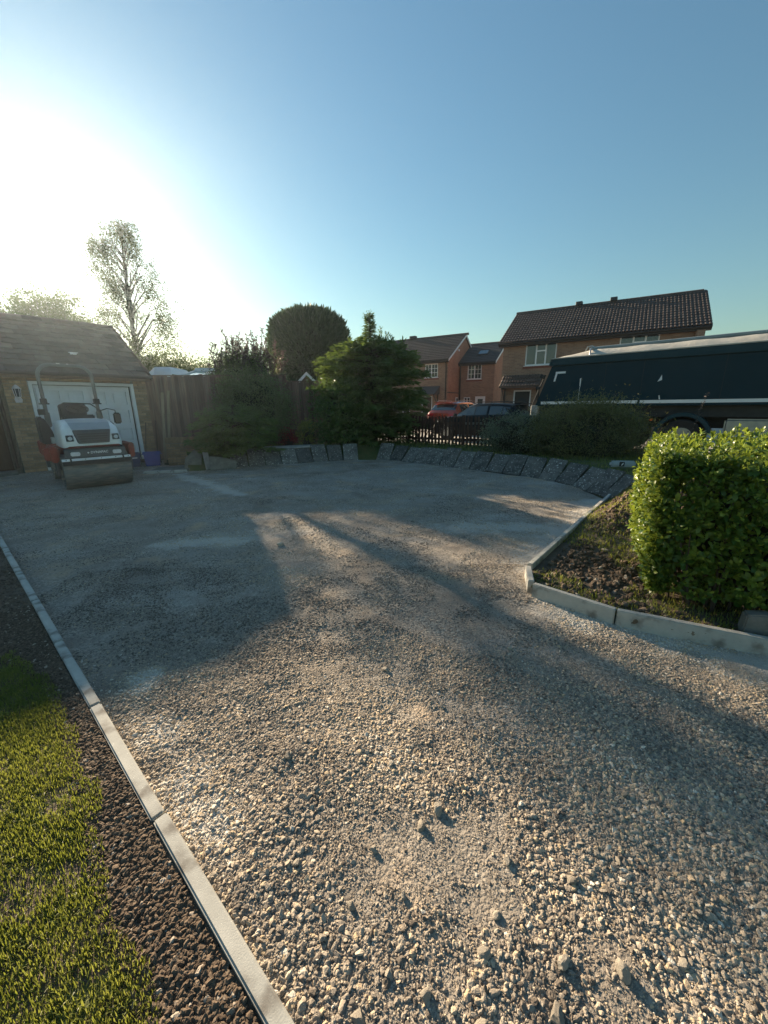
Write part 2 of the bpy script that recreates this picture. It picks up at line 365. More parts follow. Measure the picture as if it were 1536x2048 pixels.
def stone_mat(name, stops):
    mt, nt, b, out = newmat(name); L = nt.links.new
    at = node(nt, 'ShaderNodeAttribute', attribute_type='INSTANCER', attribute_name='col')
    r = node(nt, 'ShaderNodeValToRGB'); e = r.color_ramp.elements
    e[0].position, e[0].color = stops[0][0], (*stops[0][1], 1); e[1].position, e[1].color = stops[-1][0], (*stops[-1][1], 1)
    for p, c in stops[1:-1]: k = e.new(p); k.color = (*c, 1)
    L(at.outputs['Fac'], r.inputs[0])
    tc = node(nt, 'ShaderNodeTexCoord'); n = node(nt, 'ShaderNodeTexNoise'); n.inputs['Scale'].default_value = 2.5; n.inputs['Detail'].default_value = 6; L(tc.outputs['Object'], n.inputs['Vector'])
    mr = node(nt, 'ShaderNodeMapRange'); mr.inputs['To Min'].default_value = 0.7; mr.inputs['To Max'].default_value = 1.3; L(n.outputs[0], mr.inputs[0])
    vm = node(nt, 'ShaderNodeVectorMath', operation='SCALE'); L(r.outputs[0], vm.inputs[0]); L(mr.outputs[0], vm.inputs['Scale']); L(vm.outputs[0], b.inputs['Base Color'])
    b.inputs['Roughness'].default_value = 0.92; b.inputs['Specular IOR Level'].default_value = 0.25
    n2 = node(nt, 'ShaderNodeTexNoise'); n2.inputs['Scale'].default_value = 220; n2.inputs['Detail'].default_value = 3
    ge = node(nt, 'ShaderNodeNewGeometry'); L(ge.outputs['Position'], n2.inputs['Vector'])
    bp = node(nt, 'ShaderNodeBump'); bp.inputs['Distance'].default_value = 0.002; L(n2.outputs[0], bp.inputs['Height']); L(bp.outputs[0], b.inputs['Normal'])
    return mt

M['drive'] = drive_mat()
M['stone'] = stone_mat('limestone_stones', [(0.0, (0.12, 0.10, 0.082)), (0.3, (0.26, 0.222, 0.18)), (0.6, (0.40, 0.34, 0.265)), (0.8, (0.47, 0.355, 0.225)), (1.0, (0.58, 0.53, 0.45))])
M['clod'] = stone_mat('soil_clods', [(0.0, (0.055, 0.038, 0.026)), (0.55, (0.115, 0.082, 0.056)), (0.88, (0.18, 0.135, 0.095)), (1.0, (0.36, 0.31, 0.25))])
M['soil'] = mat('bare_soil', (0.085, 0.064, 0.045), (0.15, 0.115, 0.082), scale=9, rough=0.97, bump=0.012, bscale=110)
M['turf'] = mat('turf', (0.05, 0.075, 0.02), (0.09, 0.09, 0.035), scale=4, rough=0.95, bump=0.01, bscale=60)
M['ground'] = mat('far_ground', (0.06, 0.075, 0.03), (0.10, 0.09, 0.05), scale=0.3, rough=0.95)
M['road'] = mat('pale_concrete_road', (0.42, 0.40, 0.36), (0.34, 0.32, 0.29), scale=1.5, rough=0.9, bump=0.003, bscale=60)
M['grass'] = leaf_mat('grass_blades', (0.065, 0.11, 0.022), (0.24, 0.25, 0.07), trans=0.40, rough=0.5)

# ------------------------------------------------------------------ ground sheets
g = MB(); n = 48
g.add([(0, 0, -0.06)] + [(700 * math.cos(2 * math.pi * k / n), 700 * math.sin(2 * math.pi * k / n), -0.06) for k in range(n)], [(0, k + 1, (k + 1) % n + 1) for k in range(n)])
tag(g.build('ground', M['ground']), kind='structure')

dr = link('driveway', gridmesh('driveway', -10.5, 5.5, -4, 12.6, 0.04, drive_z, lambda c: inside(c[:, :2], DRIVE_POLY) | (np.abs(c[:, 1]) > 99)), M['drive'])
_v = np.empty(len(dr.data.vertices) * 3, np.float32); dr.data.vertices.foreach_get('co', _v); _v = _v.reshape(-1, 3)
_a = dr.data.attributes.new('spill', 'FLOAT', 'POINT'); _a.data.foreach_set('value', spill(_v[:, 0], _v[:, 1]).astype(np.float32))
tag(dr, kind='structure')

# pale concrete street and parking court beyond the picket fence
rd = MB(); rd.add([(-3.5, 15.0, 0.05), (3.3, 12.9, 0.05), (7.0, 9.7, 0.05), (12, 5.5, 0.05), (40, -10, 0.0), (60, 10, 0.1), (40, 40, 0.12), (-10, 60, 0.12), (-8, 40, 0.1)], [tuple(range(9))])
tag(rd.build('road', M['road']), kind='structure')

# left lawn
def lawn_edge_d(x, y):   # signed distance to the kerb line, positive on the lawn side
    return -((x - KP[0]) * KN[0] + (y - KP[1]) * KN[1])
def lawn_z(x, y):
    d = lawn_edge_d(x, y)
    return 0.012 + np.clip(d, 0, 0.6) * 0.06 + 0.02 * (fbm(x, y, 2.5, 20) - 0.5)
def turf_w(x, y):        # width of the bare soil strip next to the kerb
    s = (x - KP[0]) * KD[0] + (y - KP[1]) * KD[1]
    wv = np.interp(s, [-1.2, -0.6, 0.0, 0.5, 0.9, 1.2, 1.7, 3.0, 6, 12], [0.24, 0.23, 0.21, 0.14, 0.09, 0.11, 0.22, 0.38, 0.45, 0.4])
    return wv + 0.16 * (fbm(x, y, 5, 31) - 0.5)
# soil strip and lawn are two sheets
so = link('soil_strip', gridmesh('soil_strip', -11, 1.2, -4, 9.6, 0.05, lambda x, y: lawn_z(x, y) + 0.014 + 0.014 * (fbm(x, y, 12, 41) - 0.3),
          lambda c: (lawn_edge_d(c[:, 0], c[:, 1]) > 0.0) & (lawn_edge_d(c[:, 0], c[:, 1]) < 1.2)), M['soil'])
tag(so, kind='structure')
la = link('lawn', gridmesh('lawn', -14, 1.2, -4, 9.0, 0.05, lambda x, y: lawn_z(x, y) + 0.016,
          lambda c: lawn_edge_d(c[:, 0], c[:, 1]) > turf_w(c[:, 0], c[:, 1])), M['turf'])
tag(la, kind='structure')

# raised bank behind the leaning slabs and the planting bed on the right
def offset_ring(poly, d):
    out = []
    for i in range(len(poly)):
        a = poly[max(i - 1, 0)]; b = poly[min(i + 1, len(poly) - 1)]; t = (b - a) / np.linalg.norm(b - a)
        out.append(poly[i] + np.array([-t[1], t[0]]) * d)
    return np.array(out)
RTOP = offset_ring(RING, 0.47)
FAR = np.array([(-6.6, 12.9), (-5.2, 13.0), (-4.0, 13.3), (-3.2, 14.5), (-2.6, 15.0), (-2.1, 15.0), (-1.4, 14.9), (-0.7, 14.6), (0.0, 14.2), (0.9, 13.8), (2.2, 13.0), (3.6, 12.2), (5.4, 11.0), (7.2, 9.6), (10.5, 6.6)])
def bank():
    V = []; F = []; nr = 14
    prof = [(0.0, -0.05), (0.55, 0.18)]
    for i in range(len(RING)):
        ins = RTOP[i]; fr = FAR[i]
        pts = [(RING[i] * 0.85 + ins * 0.15, -0.06), (RING[i] * 0.5 + ins * 0.5, 0.08), (ins, 0.34)]
        for k in range(1, nr):
            t = k / (nr - 1); p = ins * (1 - t) + fr * t; pts.append((p, 0.37 - 0.07 * t + 0.05 * (fbm(p[0:1], p[1:2], 2.5, 50)[0] - 0.5)))
        pts.append((fr, 0.0))
        V += [(p[0], p[1], z) for p, z in pts]
    m_ = nr + 3
    for i in range(len(RING) - 1):
        for k in range(m_ - 1): F.append((i * m_ + k, (i + 1) * m_ + k, (i + 1) * m_ + k + 1, i * m_ + k + 1))
    e0 = (len(RING) - 1) * m_                        # close the end of the bank beside the bed
    for k in range(m_): V.append((V[e0 + k][0], V[e0 + k][1] - 0.02, -0.1))
    b0 = len(RING) * m_
    for k in range(m_ - 1): F.append((e0 + k, e0 + k + 1, b0 + k + 1, b0 + k))
    return np_mesh('grass_bank', V, F, smooth=True)
tag(link('grass_bank', bank(), M['turf']), kind='structure')

BEDP = np.vstack([BED, [(7.5, 2.2), (10.5, 6.6), (4.2, 7.2), (4.1, 6.3)]])
def bed_z(x, y):
    t = np.clip((x * 0.5 + y - 4.6) / 3.2, 0, 1)
    return 0.055 + 0.28 * t * t * (3 - 2 * t) * np.clip((x * 0.768 - y * 0.64 + 1.03) / 0.3, 0, 1) + (0.07 * (fbm(x, y, 3.2, 60) - 0.4) + 0.06 * (fbm(x, y, 11, 70, 3) - 0.5)) * np.clip((x * 0.768 - y * 0.64 + 1.05) / 0.5, 0.1, 1) + 0.14 * np.exp(-((x - 3.3) ** 2 + (y - 4.7) ** 2) / 0.35)
be = link('planting_bed', gridmesh('planting_bed', 1.0, 10.6, 1.0, 7.3, 0.04, bed_z, lambda c: inside(c[:, :2], BEDP)), M['soil'])
tag(be, kind='structure')

# ------------------------------------------------------------------ scatter (geometry-node instances)
def stone_scatter(name, P, size, colr, mt, subdiv=2, seed=0, flat=(0.32, 0.72)):
    n = len(P); r_ = np.random.default_rng(seed)
    me = bpy.data.meshes.new(name); me.vertices.add(n); me.vertices.foreach_set('co', np.asarray(P, np.float32).ravel())
    a = me.attributes.new('col', 'FLOAT', 'POINT'); a.data.foreach_set('value', np.asarray(colr, np.float32))
    s = np.stack([size * r_.uniform(0.8, 1.5, n), size * r_.uniform(0.65, 1.05, n), size * r_.uniform(flat[0], flat[1], n)], 1)
    a = me.attributes.new('siz', 'FLOAT_VECTOR', 'POINT'); a.data.foreach_set('vector', s.astype(np.float32).ravel())
    ro = np.stack([r_.normal(0, 0.35, n), r_.normal(0, 0.35, n), r_.uniform(0, 6.28, n)], 1)
    a = me.attributes.new('rot', 'FLOAT_VECTOR', 'POINT'); a.data.foreach_set('vector', ro.astype(np.float32).ravel())
    a = me.attributes.new('pick', 'INT', 'POINT'); a.data.foreach_set('value', r_.integers(0, 10, n).astype(np.int32))
    o = link(name, me)
    ng = bpy.data.node_groups.new(name, 'GeometryNodeTree')
    ng.interface.new_socket('Geometry', in_out='INPUT', socket_type='NodeSocketGeometry'); ng.interface.new_socket('Geometry', in_out='OUTPUT', socket_type='NodeSocketGeometry')
    N = ng.nodes.new; L = ng.links.new
    gi = N('NodeGroupInput'); go = N('NodeGroupOutput'); jn = N('GeometryNodeJoinGeometry')
    for k in range(10):
        ic = N('GeometryNodeMeshIcoSphere'); ic.inputs['Radius'].default_value = 1.0; ic.inputs['Subdivisions'].default_value = subdiv
        nz = N('ShaderNodeTexNoise'); nz.inputs['Scale'].default_value = 0.75; nz.inputs['Detail'].default_value = 2.5; nz.inputs['Roughness'].default_value = 0.6
        po = N('GeometryNodeInputPosition'); ad = N('ShaderNodeVectorMath'); ad.operation = 'ADD'; ad.inputs[1].default_value = (7.3 * k + seed, 3.1 * k, 1.7 * k)
        sb = N('ShaderNodeVectorMath'); sb.operation = 'SUBTRACT'; sb.inputs[1].default_value = (0.5, 0.5, 0.5)
        ml = N('ShaderNodeVectorMath'); ml.operation = 'SCALE'; ml.inputs['Scale'].default_value = 1.9
        sp = N('GeometryNodeSetPosition'); g2 = N('GeometryNodeGeometryToInstance')
        L(po.outputs[0], ad.inputs[0]); L(ad.outputs[0], nz.inputs['Vector']); L(nz.outputs['Color'], sb.inputs[0]); L(sb.outputs[0], ml.inputs[0])
        L(ic.outputs[0], sp.inputs['Geometry']); L(ml.outputs[0], sp.inputs['Offset'])
        sm = N('GeometryNodeSetMaterial'); sm.inputs['Material'].default_value = mt
        L(sp.outputs[0], sm.inputs[0]); L(sm.outputs[0], g2.inputs[0]); L(g2.outputs[0], jn.inputs[0])
    def na(nm, t):
        q = N('GeometryNodeInputNamedAttribute'); q.data_type = t; q.inputs['Name'].default_value = nm; return q.outputs[0]
    ip = N('GeometryNodeInstanceOnPoints'); ip.inputs['Pick Instance'].default_value = True
    e2r = N('FunctionNodeEulerToRotation')
    L(gi.outputs[0], ip.inputs['Points']); L(jn.outputs[0], ip.inputs['Instance']); L(na('pick', 'INT'), ip.inputs['Instance Index'])
    L(na('rot', 'FLOAT_VECTOR'), e2r.inputs[0]); L(e2r.outputs[0], ip.inputs['Rotation']); L(na('siz', 'FLOAT_VECTOR'), ip.inputs['Scale'])
    L(ip.outputs[0], go.inputs[0])
    md = o.modifiers.new('scatter', 'NODES'); md.node_group = ng
    me.materials.append(mt)
    return o

def scatter_pts(n, box, keep, seed):
    r_ = np.random.default_rng(seed); P = np.stack([r_.uniform(box[0], box[1], n), r_.uniform(box[2], box[3], n)], 1)
    return P[keep(P)]

def in_drive(P): return inside(P, DRIVE_POLY)
def stonecol(x, y, r_):
    c = np.clip(0.40 + 1.0 * (fbm(x, y, 1.1, 80) - 0.5) + 0.5 * (fbm(x, y, 4.5, 84) - 0.5) + r_.normal(0, 0.25, len(x)), 0, 1)
    c = np.clip(c + 0.55 * spill(x, y), 0, 1)
    return c
def dust(x, y):   # compacted dusty patches with few loose stones, 0..1
    near = np.clip((y - 1.2) / 2.5, 0, 1)
    return np.clip((fbm(x, y, 3.0, 90) - 0.55 + 0.10 * near) * 5, 0, 1)

_gp, _gs, _gc = [], [], []
def gravel(n, box, dens, smin, smax, power, seed, sink):
    r_ = np.random.default_rng(seed)
    P = scatter_pts(n, box, lambda q: in_drive(q), seed)
    d = dust(P[:, 0], P[:, 1]); P = P[r_.random(len(P)) > d * dens]
    s = smin + (smax - smin) * r_.random(len(P)) ** power
    s *= (1 - 0.45 * dust(P[:, 0], P[:, 1])) * np.interp(P[:, 1], [0.5, 1.0, 2.0, 3.5, 6, 12], [1.0, 0.95, 0.78, 0.72, 0.8, 0.9])
    z = drive_z(P[:, 0], P[:, 1]) + s * sink
    _gp.append(np.column_stack([P, z])); _gs.append(s); _gc.append(stonecol(P[:, 0], P[:, 1], r_))
gravel(470000, (-3.0, 3.4, 0.25, 3.6), 0.80, 0.0018, 0.0118, 4.4, 5, 0.08)
gravel(200000, (-1.6, 2.4, 0.3, 2.3), 0.15, 0.0014, 0.005, 1.5, 8, 0.2)
gravel(180000, (-7.5, 4.0, 3.5, 6.8), 0.82, 0.004, 0.013, 3.4, 6, -0.05)
gravel(50000, (-10, 4.0, 6.8, 12.6), 0.85, 0.008, 0.016, 2.0, 7, -0.2)
tag(stone_scatter('gravel', np.vstack(_gp), np.concatenate(_gs), np.concatenate(_gc), M['stone'], 2, 5),
    'loose crushed grey and tan stone spread over the driveway', 'gravel', kind='stuff')
# soil crumbs along the lawn edge and in the bed
def clods():
    r_ = np.random.default_rng(17)
    P = scatter_pts(420000, (-6.5, 0.9, 0.2, 6.0), lambda q: (lawn_edge_d(q[:, 0], q[:, 1]) > 0.035) & (lawn_edge_d(q[:, 0], q[:, 1]) < turf_w(q[:, 0], q[:, 1]) + 0.03), 17)
    sa, sb = r_.uniform(-0.9, 2.6, 110000), 0.035 + 0.32 * r_.random(110000); X_ = np.column_stack([KP[0] + KD[0] * sa - KN[0] * sb, KP[1] + KD[1] * sa - KN[1] * sb])
    P = np.vstack([P, X_[sb < turf_w(X_[:, 0], X_[:, 1]) + 0.03]])
    s = 0.0014 + 0.0095 * r_.random(len(P)) ** 5
    z = lawn_z(P[:, 0], P[:, 1]) + 0.016 + s * 0.2
    Q = scatter_pts(60000, (1.2, 5.2, 1.2, 7.2), lambda q: inside(q, BEDP) & (fbm(q[:, 0], q[:, 1], 1.6, 61) > 0.46) & (q[:, 0] * 0.768 - q[:, 1] * 0.64 + 1.05 > 0.06), 18)
    s2 = 0.003 + 0.026 * r_.random(len(Q)) ** 5
    z2 = bed_z(Q[:, 0], Q[:, 1]) + s2 * 0.2
    c = np.clip(np.concatenate([r_.normal(0.5, 0.22, len(P)), r_.normal(0.5, 0.24, len(Q))]), 0, 1)
    tag(stone_scatter('soil_crumbs', np.vstack([np.column_stack([P, z]), np.column_stack([Q, z2])]), np.concatenate([s, s2]), c, M['clod'], 2, 21, flat=(0.6, 1.0)),
        'brown crumbly soil and pebbles beside the kerbs', 'soil', kind='stuff')
clods()
# the larger stones that stand out of the gravel
M['bigstone'] = mat('large_limestone', (0.48, 0.42, 0.34), (0.36, 0.32, 0.26), scale=14, rough=0.92, bump=0.004, bscale=60, rnd=0.25)
def rock_mesh(seed):
    r_ = random.Random(seed); bm = bmesh.new(); bmesh.ops.create_icosphere(bm, subdivisions=3, radius=1)
    pl = [Vector((r_.gauss(0, 1), r_.gauss(0, 1), r_.gauss(0, 1))).normalized() for _ in range(16)]; th = [r_.uniform(0.5, 0.85) for _ in pl]
    for v in bm.verts:
        p = v.co.copy()
        for q, h_ in zip(pl, th):
            d = p.dot(q)
            if d > h_: p -= q * (d - h_)
        v.co = p + Vector((r_.uniform(-1, 1), r_.uniform(-1, 1), r_.uniform(-1, 1))) * 0.025
    me = bpy.data.meshes.new('stone'); bm.to_mesh(me); bm.free(); me.materials.append(M['bigstone']); return me
_rocks = [rock_mesh(k) for k in range(8)]
_bs = [(0.62, 0.92), (0.05, 0.88), (0.34, 0.83), (0.28, 0.74), (-0.05, 1.02), (0.42, 0.98), (0.13, 1.1), (-0.12, 0.86), (0.2, 1.16), (0.5, 0.72), (0.75, 1.0), (-0.32, 0.98), (-0.2, 0.78),
       (0.0, 0.7), (0.36, 1.3), (0.9, 0.9), (0.02, 1.36), (-0.45, 1.4), (0.66, 0.7), (0.98, 1.22), (-0.3, 1.25), (0.3, 1.7), (-0.7, 1.9), (1.1, 1.6), (0.0, 2.0), (0.82, 2.2), (-1.22, 4.24), (0.24, 0.6), (0.44, 0.62), (-0.08, 0.62), (0.85, 0.72), (0.1, 0.66)]
for k, (x, y) in enumerate(_bs):
    q = random.uniform(0.012, 0.022) if k != 26 else 0.04
    o = link('stone', _rocks[k % 8], None, None, (x, y, float(drive_z(np.array([x]), np.array([y]))[0]) + q * 0.35), (random.uniform(-0.4, 0.4), random.uniform(-0.4, 0.4), random.uniform(0, 6)))
    o.scale = (q * random.uniform(1.0, 1.5), q, q * random.uniform(0.6, 0.85))
    if k == 26: tag(o, 'pale stone lying alone at the tip of the sunlit patch', 'stone')
    else: tag(o, 'larger pale limestone stone lying in the foreground gravel', 'stone', 'larger stones in the foreground gravel')

# grass blades
def blades(P, z, h, r_, wid=0.0035, lean=0.5):
    n = len(P); a = r_.uniform(0, 2 * np.pi, n); ln = np.abs(r_.normal(0, lean, n)); hd = np.stack([np.cos(a), np.sin(a)], 1)
    sd_ = np.stack([-hd[:, 1], hd[:, 0]], 1)
    B = np.column_stack([P, z]); T = B + np.column_stack([hd * (h * np.sin(ln))[:, None], h * np.cos(np.minimum(ln, 1.3))])
    Mi = B * 0.45 + T * 0.55; Mi[:, 2] += 0.12 * h
    w_ = wid * r_.uniform(0.7, 1.4, n); S = np.column_stack([sd_ * w_[:, None], np.zeros(n)])
    V = np.stack([B - S, B + S, Mi + S * 0.8, Mi - S * 0.8, T], 1).reshape(-1, 3)
    i = np.arange(n) * 5
    F = np.concatenate([np.stack([i, i + 1, i + 2], 1), np.stack([i, i + 2, i + 3], 1), np.stack([i + 3, i + 2, i + 4], 1)])
    return V, F
def grass(name, P, z, h, label, seed, wid=0.003, lean=0.6, dry=0.0):
    r_ = np.random.default_rng(seed); V, F = blades(P, z, h, r_, wid, lean)
    c = np.clip(r_.normal(0.40, 0.25, len(P)) + dry + 1.3 * (fbm(P[:, 0], P[:, 1], 4, 95) - 0.5), 0, 1)
    return tag(link(name, np_mesh(name, V, F, {'col': np.repeat(c, 5)}), M['grass']), label, 'grass', kind='stuff')
_r = np.random.default_rng(4)
P = scatter_pts(480000, (-2.4, -0.1, 0.3, 2.4), lambda q: lawn_edge_d(q[:, 0], q[:, 1]) > turf_w(q[:, 0], q[:, 1]) - 0.02, 33)
P2 = scatter_pts(60000, (-8, -2.0, 1.8, 8.0), lambda q: (lawn_edge_d(q[:, 0], q[:, 1]) > turf_w(q[:, 0], q[:, 1])) & (lawn_edge_d(q[:, 0], q[:, 1]) < 3), 34)
P = np.vstack([P, P2]); patch = fbm(P[:, 0], P[:, 1], 6, 97); P = P[_r.random(len(P)) < np.clip((patch - 0.22) * 6, 0.35, 1)]
grass('lawn_grass', P, lawn_z(P[:, 0], P[:, 1]) + 0.012, 0.007 + 0.028 * _r.random(len(P)) ** 1.8, 'short patchy lawn grass left of the kerb', 1, 0.0014, 0.7)
# bank grass
BK = np.vstack([RTOP, FAR[::-1]])
P = scatter_pts(60000, (-6.5, 10.5, 6, 15), lambda q: inside(q, BK), 35)
grass('bank_grass', P, np.full(len(P), 0.33), _r.uniform(0.03, 0.11, len(P)), 'rough green grass on the bank above the leaning slabs', 2, 0.005, 0.5)
P = scatter_pts(80000, (1.2, 5.0, 1.5, 7.2), lambda q: inside(q, BEDP) & (fbm(q[:, 0], q[:, 1], 1.6, 61) < 0.56), 36)
grass('bed_grass', P, bed_z(P[:, 0], P[:, 1]) - 0.005, _r.uniform(0.02, 0.055, len(P)), 'thin dry grass and moss in the bed behind the kerb', 3, 0.003, 0.8, 0.12)

# ------------------------------------------------------------------ kerbs and leaning slabs
ke = empty('kerb_edging', (KP[0], KP[1], 0), math.atan2(KD[1], KD[0]), 'long straight line of pale concrete edging between lawn and gravel', 'kerb')
ks = MB().box((0, 0, -0.05), (0.868, 0.05, 0.2)).mesh('kerb_stone', 0.006, 2)
for k in range(-3, 13):
    o = link('kerb_stone', ks, M['kerb'], ke, (0.44 + 0.88 * k, random.uniform(-0.002, 0.002), random.uniform(-0.003, 0.003)), (random.uniform(-0.02, 0.02), 0, random.uniform(-0.003, 0.003)))
kr = empty('kerb_edging', (1.3, 3.2, 0), 0, 'pale concrete edging bent round the planting bed in front of the hedge', 'kerb')
def kerb_run(parent, a, b, h=0.115, wd=0.05):
    a, b = Vector(a), Vector(b); L_ = (b - a).length; me = MB().box((0, 0, 0), (L_ - 0.008, wd, h + 0.12)).mesh('kerb_stone', 0.006, 2)
    c = (a + b) / 2 - Vector(parent.location[:2]); link('kerb_stone', me, M['kerb'], parent, (c.x, c.y, (h - 0.12) / 2), (0, 0, math.atan2((b - a).y, (b - a).x)))
for a, b in (((3.74, 6.2), (3.17, 5.52)), ((3.17, 5.52), (2.58, 4.81)), ((2.58, 4.81), (1.99, 4.1)), ((1.99, 4.1), (1.36, 3.34)), ((1.33, 3.3), (1.24, 2.98)), ((1.24, 2.94), (1.68, 2.5)), ((1.68, 2.5), (2.44, 2.11)), ((2.44, 2.11), (3.28, 1.79)), ((3.28, 1.79), (4.12, 1.48)), ((4.12, 1.48), (4.96, 1.18))):
    kerb_run(kr, a, b)

def slab_run(pts, label, wslab=0.45, tilt=0.0):
    pts = [Vector((*p, 0)) for p in pts]; par = empty('slab_edging', pts[0], 0, label, 'retaining edge')
    me = MB().box((0, 0.29, 0), (wslab - 0.018, 0.58, 0.045)).mesh('paving_slab', 0.006, 1)
    seg = []; tot = 0
    for a, b in zip(pts[:-1], pts[1:]): seg.append((tot, a, b)); tot += (b - a).length
    k = 0
    while (k + 0.5) * wslab < tot:
        s = (k + 0.5) * wslab
        for t0, a, b in seg:
            if t0 <= s: A, B, T = a, b, t0
        d = (B - A).normalized(); p = A + d * (s - T); nrm = Vector((-d.y, d.x, 0)); ang = math.atan2(d.y, d.x)
        Mx = Matrix.Rotation(ang + random.uniform(-0.03, 0.03), 4, 'Z') @ Matrix.Rotation(tilt + random.uniform(-0.02, 0.02), 4, 'Y') @ Matrix.Rotation(R(48) + random.uniform(-0.12, 0.10), 4, 'X')
        o = link('paving_slab', me, M['slab'], par); Mx.translation = p - pts[0] + Vector((0, 0, -0.02 + random.uniform(-0.02, 0.02))); o.matrix_local = Mx; o.scale = (random.uniform(0.97, 1.015), random.uniform(0.9, 1.06), 1)
        k += 1
slab_run([(-4.05, 10.2), (-3.2, 10.6), (-2.4, 11.0), (-1.55, 11.4), (-1.03, 11.56), (-0.55, 11.62)], 'leaning paving slabs edging the drive below the close-boarded fence')
slab_run([(-0.22, 11.66), (0.0, 11.55), (0.45, 11.2), (1.35, 10.32), (2.45, 9.3), (3.3, 8.42), (3.70, 7.6), (3.82, 6.75), (3.80, 6.3)], 'leaning lichened paving slabs edging the drive below the picket fence')

# ------------------------------------------------------------------ garage
GA = empty('garage', (-8.83, 10.10, 0), math.atan2(0.731, 0.682), 'single brick garage with tiled roof and white panelled door behind the roller', 'garage')
BW, BH = 0.215, 0.065
brick_me = MB().box((0, 0, 0), (BW, 0.1025, BH)).mesh('brick', 0.004, 1)
brick_half = MB().box((0, 0, 0), (0.1025, 0.1025, BH)).mesh('brick', 0.004, 1)
def brick_panel(parent, x0, x1, z0, z1, y, axis='x'):
    """stretcher bond between x0 and x1 on the plane y (or along y on the plane x = y)"""
    z = z0; r_ = 0
    while z + BH <= z1 + 0.01:
        x = x0; first = r_ % 2 == 1
        while x < x1 - 0.06:
            wv = 0.1025 if (first or x + BW > x1 + 0.02) else BW
            first = False
            c = x + wv / 2; j = random.uniform(-0.0015, 0.0015)
            loc = (c, y + 0.051 + j, z + BH / 2) if axis == 'x' else (y - 0.051 + j, c, z + BH / 2)
            link('brick', brick_me if wv > 0.15 else brick_half, M['brick'], parent, loc, (0, 0, 0 if axis == 'x' else math.pi / 2))
            x += wv + 0.01
        z += 0.075; r_ += 1
gw = MB()
gw.b2((-0.46, 0.012, -0.05), (-0.002, 0.2, 2.42)); gw.b2((2.302, 0.012, -0.05), (2.64, 0.2, 2.42)); gw.b2((-0.002, 0.03, 2.24), (2.302, 0.2, 2.42))
gw.b2((-3.4, 0.35, -0.05), (-0.46, 0.5, 2.42))                                   # recessed wall on the left
gw.b2((2.44, 0.2, -0.05), (2.628, 5.2, 2.42)); gw.b2((-3.4, 5.0, -0.05), (2.44, 5.2, 2.42)); gw.b2((-3.6, 0.35, -0.05), (-3.4, 5.2, 2.42))
gw.prism([(0.2, 2.42), (5.2, 2.42), (2.63, 3.9)], 'x', 2.45, 2.62)               # gable
wall = gw.build('wall', M['mortar'], GA)
brick_panel(wall, -0.455, -0.01, 0.0, 2.40, 0.0); brick_panel(wall, 2.31, 2.64, 0.0, 2.40, 0.0)
brick_panel(wall, 0.0, 2.2, 2.26, 2.4, 0.015)
brick_panel(wall, 0.12, 1.4, 0.0, 2.40, 2.64, 'y')
lw = MB().b2((-3.3, 0.33, 0.0), (-0.62, 0.349, 2.38)).build('boarded_panel', M['brownwood'], GA)
for k in range(18): MB().b2((-3.28 + k * 0.147, 0.305, 0.05), (-3.28 + k * 0.147 + 0.138, 0.329, 2.36)).build('board', M['brownwood'], lw)
dp = MB().tube([(-0.56, 0.0, 2.36), (-0.56, 0.05, 2.28), (-0.56, 0.22, 2.1), (-0.56, 0.24, 0.1)], 0.038, 10).build('downpipe', M['pipe'], GA, smooth=40)
MB().b2((-1.6, -0.25, -0.04), (-0.6, 0.28, 0.06)).build('doorstep', M['step'], GA, 0.008)
# door frame and panelled door
fr = MB(); fr.b2((0, -0.035, 0.0), (0.075, 0.1, 2.24)); fr.b2((2.225, -0.035, 0), (2.3, 0.1, 2.24)); fr.b2((0.075, -0.035, 2.165), (2.225, 0.1, 2.24))
fr.build('door_frame', M['white'], GA, 0.004)
gd = MB().b2((0.10, 0.105, 0.02), (2.2, 0.125, 2.15)).build('garage_door', M['gdoor'], GA)
for r_ in range(4):
    for c in range(4):
        x0 = 0.18 + c * 0.505; z0 = 0.10 + r_ * 0.51; q = MB()
        for a_, b_ in (((x0 - 0.055, z0 - 0.06), (x0 + 0.03, z0 + 0.45)), ((x0 + 0.40, z0 - 0.06), (x0 + 0.45, z0 + 0.45)), ((x0 + 0.03, z0 - 0.06), (x0 + 0.40, z0 + 0.03)), ((x0 + 0.03, z0 + 0.39), (x0 + 0.40, z0 + 0.45))):
            q.b2((a_[0], 0.030, a_[1]), (b_[0], 0.1045, b_[1]))
        q.build('panel_frame', M['gdoor'], gd)
        MB().b2((x0 + 0.085, 0.036, z0 + 0.085), (x0 + 0.345, 0.1045, z0 + 0.335)).build('panel', M['gdoor'], gd, 0.014, 2)
MB().cyl((1.15, 0.03, 0.95), (1.15, -0.02, 0.95), 0.022).build('handle', M['metal'], gd)
# fascia, gutter and barge
MB().b2((-3.6, -0.26, 2.30), (2.72, -0.235, 2.46)).build('fascia', M['brownwood'], GA)
gt = MB().tube([(-3.6, -0.31, 2.42), (2.75, -0.31, 2.42)], 0.05, 10).build('gutter', M['pipe'], GA, smooth=40)
MB().b2((-3.6, -0.235, 2.405), (2.62, 0.0, 2.415)).build('soffit', M['brownwood'], GA)
